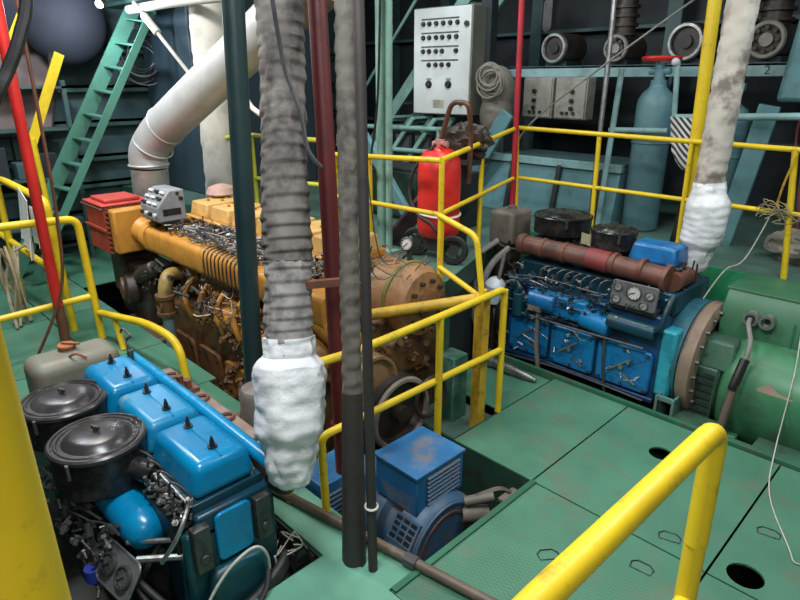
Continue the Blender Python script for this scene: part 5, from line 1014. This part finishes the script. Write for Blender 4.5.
for k, x in enumerate((-4.13, -3.70)):
    t = thing('junction_box', ('left-hand grey junction box hung under the teal beam by the red pole', 'right-hand grey junction box hung under the teal beam by the red pole')[k], 'box', (x, 6.42, 1.88), 'grey junction boxes under the beam')
    bx = part('case', MB().box(x-0.20, x+0.20, 6.30, 6.48, 1.88, 2.33), box_grey, t, 0.012)
    part('lid', MB().box(x-0.185, x+0.185, 6.285, 6.30, 1.895, 2.315), box_grey, bx, 0.004)
    for dz in (0.12, 0.2, 0.3): part('switch', MB().cyl((x-0.03+0.06*k, 6.285, 1.88+dz), (x-0.03+0.06*k, 6.255, 1.88+dz), 0.024, n=10), black, bx)
    for dx in (-0.08, -0.02, 0.06): part('button', MB().cyl((x+dx, 6.285, 1.95), (x+dx, 6.26, 1.95), 0.018, n=10), black, bx)
# gas bottles
def gas_bottle(x, y, r, h, label, wheel=False):
    t = thing('gas_bottle', label, 'gas bottle', (x, y, 0.86), 'teal gas bottles behind the railing')
    part('cylinder', MB().lathe([(r*0.85, 0), (r, 0.03), (r, h*0.86), (r*0.96, h*0.90), (r*0.78, h*0.945), (r*0.46, h*0.98), (r*0.42, h)], (x, y, 0.86), (0, 0, 1), 34), gas_teal, t, angle=50)
    part('neck_ring', MB().cyl((x, y, 0.86+h), (x, y, 0.90+h), r*0.42, n=18), gas_teal, t)
    part('band', MB().torus((x, y, 0.86+h*0.62), (0, 0, 1), r, 0.012, 30), gas_teal, t)
    part('valve', MB().cyl((x, y, 0.90+h), (x, y, 1.06+h), 0.05, n=12).cyl((x-0.1, y, 0.98+h), (x+0.1, y, 0.98+h), 0.035, n=10), gas_teal, t)
    if wheel: part('hand_wheel', MB().torus((x, y, 1.09+h), (0, 0, 1), 0.16, 0.022, 26).cbox((x, y, 1.085+h), (0.3, 0.03, 0.02)).cbox((x, y, 1.085+h), (0.03, 0.3, 0.02)), red, t)
gas_bottle(-2.60, 6.0, 0.172, 1.40, 'teal gas bottle with red hand wheel, left of the tall yellow stanchion', True)
gas_bottle(-1.98, 6.15, 0.19, 1.26, 'teal gas bottle mostly hidden behind the tall yellow stanchion and lagged exhaust')
t = thing('bottle_rack', 'grey-teal pipe rack holding the gas bottles', 'rack', (-2.3, 5.8, 0.86))
part('upright', MB().cyl((-2.93, 5.75, 0.86), (-2.86, 5.75, 2.40), 0.028), teal_pale, t)
part('upright', MB().cyl((-2.30, 5.78, 1.75), (-2.36, 5.78, 2.46), 0.024), teal_pale, t)
part('upright', MB().cyl((-1.90, 5.78, 1.95), (-1.86, 5.78, 2.43), 0.022), teal_pale, t)
part('cross_bar', MB().cyl((-2.92, 5.76, 1.84), (-2.35, 5.76, 1.86), 0.026), teal_pale, t)
part('cross_bar', MB().cyl((-2.30, 5.78, 1.98), (-0.6, 5.78, 2.06), 0.03), teal_pale, t)
part('back_leg', MB().cyl((-0.62, 5.78, 2.06), (-0.62, 5.78, 0.86), 0.028), teal_pale, t)
for x in (-2.37, -1.86): part('white_cap', MB().sphere((x, 5.76, 2.45), 0.036), plastic_white, t)
solo('grey_upright', MB().tube([(-2.98, 5.62, 4.58), (-2.94, 5.62, 2.6), (-2.95, 5.62, 0.86)], 0.024, 8), steel, 'thin pale upright pipe left of the gas bottle with red wheel', 'pipe')
solo('slack_cable', MB().wire([(-1.9, 5.5, 3.1), (-2.9, 5.4, 2.40), (-3.6, 5.25, 1.78), (-3.62, 5.2, 1.2)], 0.009, 6), wire_grey, 'slack grey cable crossing diagonally in front of the grey junction boxes', 'cable')
solo('red_conduit', MB().cyl((-3.62, 5.10, 4.58), (-3.545, 5.10, 0.86), 0.028, n=14), mat('conduit_red', (0.45, 0.015, 0.03), BROWN, 0.25, 7), 'slim red vertical conduit at the corner of the yellow railings', 'pipe')
# striped cloth on stanchion / rail
def cloth(name, P, m, label, thick=0.006, amp=0.02):
    """hanging cloth: list of (top point, bottom point) columns"""
    mb = MB(); nr = 8; n = len(P); pts = []
    for i, (a, b) in enumerate(P):
        a = Vector(a); b = Vector(b)
        for j in range(nr+1):
            q = a.lerp(b, j/nr); q += Vector((0.5, -0.8, 0))*amp*math.sin(i*1.9)*(j/nr); pts.append(q)
    off = Vector((0.3, 0.95, 0))*thick
    vs = pts+[p+off for p in pts]; N_ = len(pts); fs = []
    for i in range(n-1):
        for j in range(nr):
            k = i*(nr+1)+j; q = (k, k+nr+1, k+nr+2, k+1); fs.append(q); fs.append(tuple(x+N_ for x in q[::-1]))
    for i in range(n-1):
        for k in (i*(nr+1), i*(nr+1)+nr): fs.append((k, k+nr+1, k+nr+1+N_, k+N_))
    for i in (0, n-1):
        for j in range(nr): k = i*(nr+1)+j; fs.append((k, k+1, k+1+N_, k+N_))
    return solo(name, mb.add(vs, fs), m, label, 'cloth')
cloth('striped_cloth', [((-2.33+k*0.055, 5.72, 1.99-0.002*k), (-2.33+k*0.04+0.06, 5.72, 1.72-0.13*math.sin(math.pi*(k+1)/9)-0.02*k)) for k in range(8)], cloth_striped, 'black and white striped cloth hanging beside the tall yellow stanchion')
cloth('white_rag', [((-6.55+k*0.085, 1.40-0.012*k, 1.36-0.006*k), (-6.48+k*0.085, 1.34-0.012*k, 0.96-0.02*k-0.03*math.sin(k*1.3))) for k in range(8)], cloth_white, 'white rag hung over the yellow railing left of the red pole', amp=0.03)
cloth('white_rag', [((-6.38+k*0.05, 1.42, 1.20), (-6.36+k*0.05, 1.40, 0.88-0.01*k)) for k in range(5)], cloth_white, 'small white rag behind the foot of the red pole', amp=0.02)
m_ = MB()
for k in range(16): m_.wire([(-1.18+R_.gauss(0, .07), 5.13+R_.uniform(-.05, .05), 1.37+R_.gauss(0, .045)) for _ in range(4)], 0.0035, 4)
solo('straw_tangle', m_, rope_mat, 'tangle of straw-coloured twine on the right railing', 'twine')
solo('yellow_cord', MB().wire([(-1.14, 5.12, 1.80), (-1.18, 5.11, 1.6), (-1.20, 5.11, 1.42)], 0.008), yellow_old, 'short yellow cord hanging from the right railing into the twine', 'cord')
m_ = MB()
for k in range(9): m_.wire([(-1.35+0.06*k, 6.05, 2.3), (-1.36+0.055*k+R_.uniform(-.03, .03), 6.0, 1.9), (-1.30+0.04*k, 5.95, 1.5), (-1.25+0.04*k, 5.9, 1.22), (-1.2+0.03*k, 5.9, 0.87)], 0.010, 5)
solo('red_cables', m_, mat('cable_red', (0.16, 0.03, 0.035), OIL, 0.3, 6), 'bunch of dark red cables hanging at the right edge', 'cables')
solo('grey_sack', lump((-1.08, 5.75, 1.0), (0.28, 0.18, 0.15), 8.0, amp=0.22), sack_mat, 'grey slumped sack on the raised floor behind the right railing', 'sack')
solo('vent_trunk', MB().prism([(-0.28, 0), (-0.24, 0), (0.10, 0.0), (0.28, 0.35), (0.28, 2.5), (-0.12, 2.5), (-0.24, 0.5)], (-1.27, 5.85, 2.13), (1, 0, 0), (0, 0, 1), -0.30), teal, 'pale teal tapered trunk hanging from above at the right edge', 'trunk', bev=0.04)
# ================================================================== BACKGROUND, LEFT
t = thing('steel_stairs', 'light green steep ship stairs with two long stringers at the upper left', 'stairs', (-8.2, 2.1, 0.0))
S0, S1 = Vector((-8.3, 1.74, 0.375)), Vector((-8.3, 3.46, 3.16))
part('stringer', MB().beam(S0.lerp(S1, -0.12), S1, 0.035, 0.17), stair_green, t)
q0, q1 = Vector((-7.85, 1.84, 0.38)), Vector((-7.85, 3.50, 3.10))
part('stringer', MB().beam(q0.lerp(q1, -0.12), q1, 0.03, 0.085), stair_green, t)
for k in range(10):
    p_ = S0.lerp(S1, (k+0.5)/10); r_ = q0.lerp(q1, (k+0.5)/10); part('tread', MB().beam(p_, r_, 0.10, 0.02), stair_green, t)
part('top_plate', MB().box(-8.9, -7.7, 3.3, 3.72, 3.18, 3.22), hull_frame, t)
part('hanger', MB().box(-7.8, -7.76, 3.36, 3.4, 3.2, 4.6).box(-8.8, -8.76, 3.66, 3.70, 3.2, 4.6), steel_dark, t)
t = thing('flood_lamp', 'small glaring flood lamp at the head of the green stairs', 'lamp', (-7.9, 2.9, 3.15))
part('housing', MB().cyl((-7.98, 2.98, 3.17), (-7.9, 2.9, 3.12), 0.03, 0.05, n=18), steel_dark, t)
part('glass', MB().lathe([(0.030, 0), (0.025, 0.010), (1e-3, 0.014)], (-7.9, 2.9, 3.12), (0.8, -0.8, -0.5), 18, cap=False), lamp_glow, t)
part('bracket', MB().box(-8.0, -7.96, 2.98, 3.02, 3.17, 4.6), steel_dark, t)
pl = bpy.data.lights.new('flood_light', 'POINT'); pl.energy = 55; pl.color = (0.8, 0.88, 1.0); pl.shadow_soft_size = 0.06
po = bpy.data.objects.new('flood_light', pl); COL.objects.link(po); po.location = (-7.78, 2.78, 3.05)
t = thing('dark_float', 'large rounded dark blue-grey buoyancy bag hanging in the upper left', 'bag', (-8.3, 2.3, 2.4))
m_ = MB().tube([(-8.3, 1.9, 4.2), (-8.3, 2.0, 3.6), (-8.35, 2.1, 3.1), (-8.35, 2.45, 2.85)], 0.5, 26, lambda q, a, p: 0.62+0.05*math.sin(3*a+q*6))
part('bag', MB().sphere((-8.65, 2.72, 2.98), (0.25, 0.50, 0.52), 28, 16).sphere((-8.75, 2.15, 3.35), (0.22, 0.62, 0.62), 28, 16), mat('bag_blue', (0.016, 0.021, 0.034), (0.012, 0.015, 0.02), 0.4, 3, 0.75), t)
part('strap', MB().box(-8.7, -8.66, 2.5, 2.54, 3.4, 4.6).box(-8.8, -8.76, 2.0, 2.04, 3.8, 4.6), black, t)
part('tail_rope', MB().wire([(-8.5, 2.45, 2.6), (-8.45, 2.42, 2.45), (-8.5, 2.4, 2.3)], 0.02), black, t)
solo('brown_tarp', MB().prism([(-0.9, -0.35), (0.35, -0.35), (0.5, 0.2), (0.55, 0.75), (0.1, 1.0), (-0.9, 1.1)], (-9.02, 2.1, 1.98), (0, 1, 0), (0, 0, 1), 0.08), mat('tarp_brown', (0.21, 0.16, 0.15), (0.1, 0.08, 0.08), 0.4, 3, 0.8), 'brown-grey tarpaulin hanging on the left wall behind the red pole', 'tarp', bev=0.05)
solo('dark_hose', MB().wire([(-3.9, 1.3, 4.55), (-3.72, 1.15, 3.4), (-3.697, 1.018, 2.722), (-3.666, 0.939, 2.511), (-3.665, 0.854, 2.347), (-3.70, 0.74, 2.15), (-4.2, 0.4, 1.4), (-4.4, 0.15, 0.0)], 0.032, 10), rubber, 'thick dark hose hanging at the upper left corner', 'hose')
solo('rope_line', MB().wire([(-5.45, 1.42, 4.55), (-5.46, 1.42, 2.2), (-5.46, 1.40, 1.2), (-5.47, 1.32, 0.6), (-5.6, 1.05, 0.0)], 0.014, 6), rust, 'thin dark rope hanging along the red pole', 'rope')
m_ = MB()
for k in range(8): m_.torus((-8.55+R_.uniform(-.05, .05), 3.60+R_.uniform(-.06, .02), 2.62+R_.uniform(-.1, .1)), (1, R_.uniform(-.2, .2), R_.uniform(-.2, .2)), 0.30+R_.uniform(-.12, .10), 0.007, 30, 5)
solo('cable_coil', m_, wire_grey, 'loose coil of thin grey cable on the wall behind the green stairs', 'cable')
t = thing('storage_shelf', 'dark green boxes and frames stacked behind the foot of the green stairs', 'shelf', (-8.6, 1.9, 0.0))
for z in (0.5, 1.1, 1.7, 2.2): part('shelf_board', MB().box(-9.0, -8.62, 0.9, 2.6, z, z+0.03), hull_frame, t)
for y in (0.95, 2.55): part('upright', MB().box(-8.68, -8.62, y, y+0.05, 0.0, 2.3), hull_frame, t)
for k in range(5): part('box', MB().box(-8.95, -8.66, 1.05+k*0.28, 1.25+k*0.28, 1.13, 1.13+0.2+0.1*((k*7) % 3)), hull if k % 2 else hull_dark, t, 0.01)
m_ = MB()
for k in range(10): m_.wire([(-6.75+R_.uniform(-.1, .1), 1.25+R_.uniform(-.1, .1), 0.75), (-6.7+R_.uniform(-.15, .15), 1.2+R_.uniform(-.1, .1), 0.45), (-6.6+R_.uniform(-.2, .2), 1.22+R_.uniform(-.1, .1), 0.02)], 0.014, 5)
solo('hanging_ropes', m_.wire([(-6.75, 1.3, 0.72), (-6.75, 1.40, 0.76), (-6.9, 1.42, 0.74)], 0.014), rope_mat, 'frayed brown ropes tied to the lower bar of the yellow railing by the red pole', 'ropes')
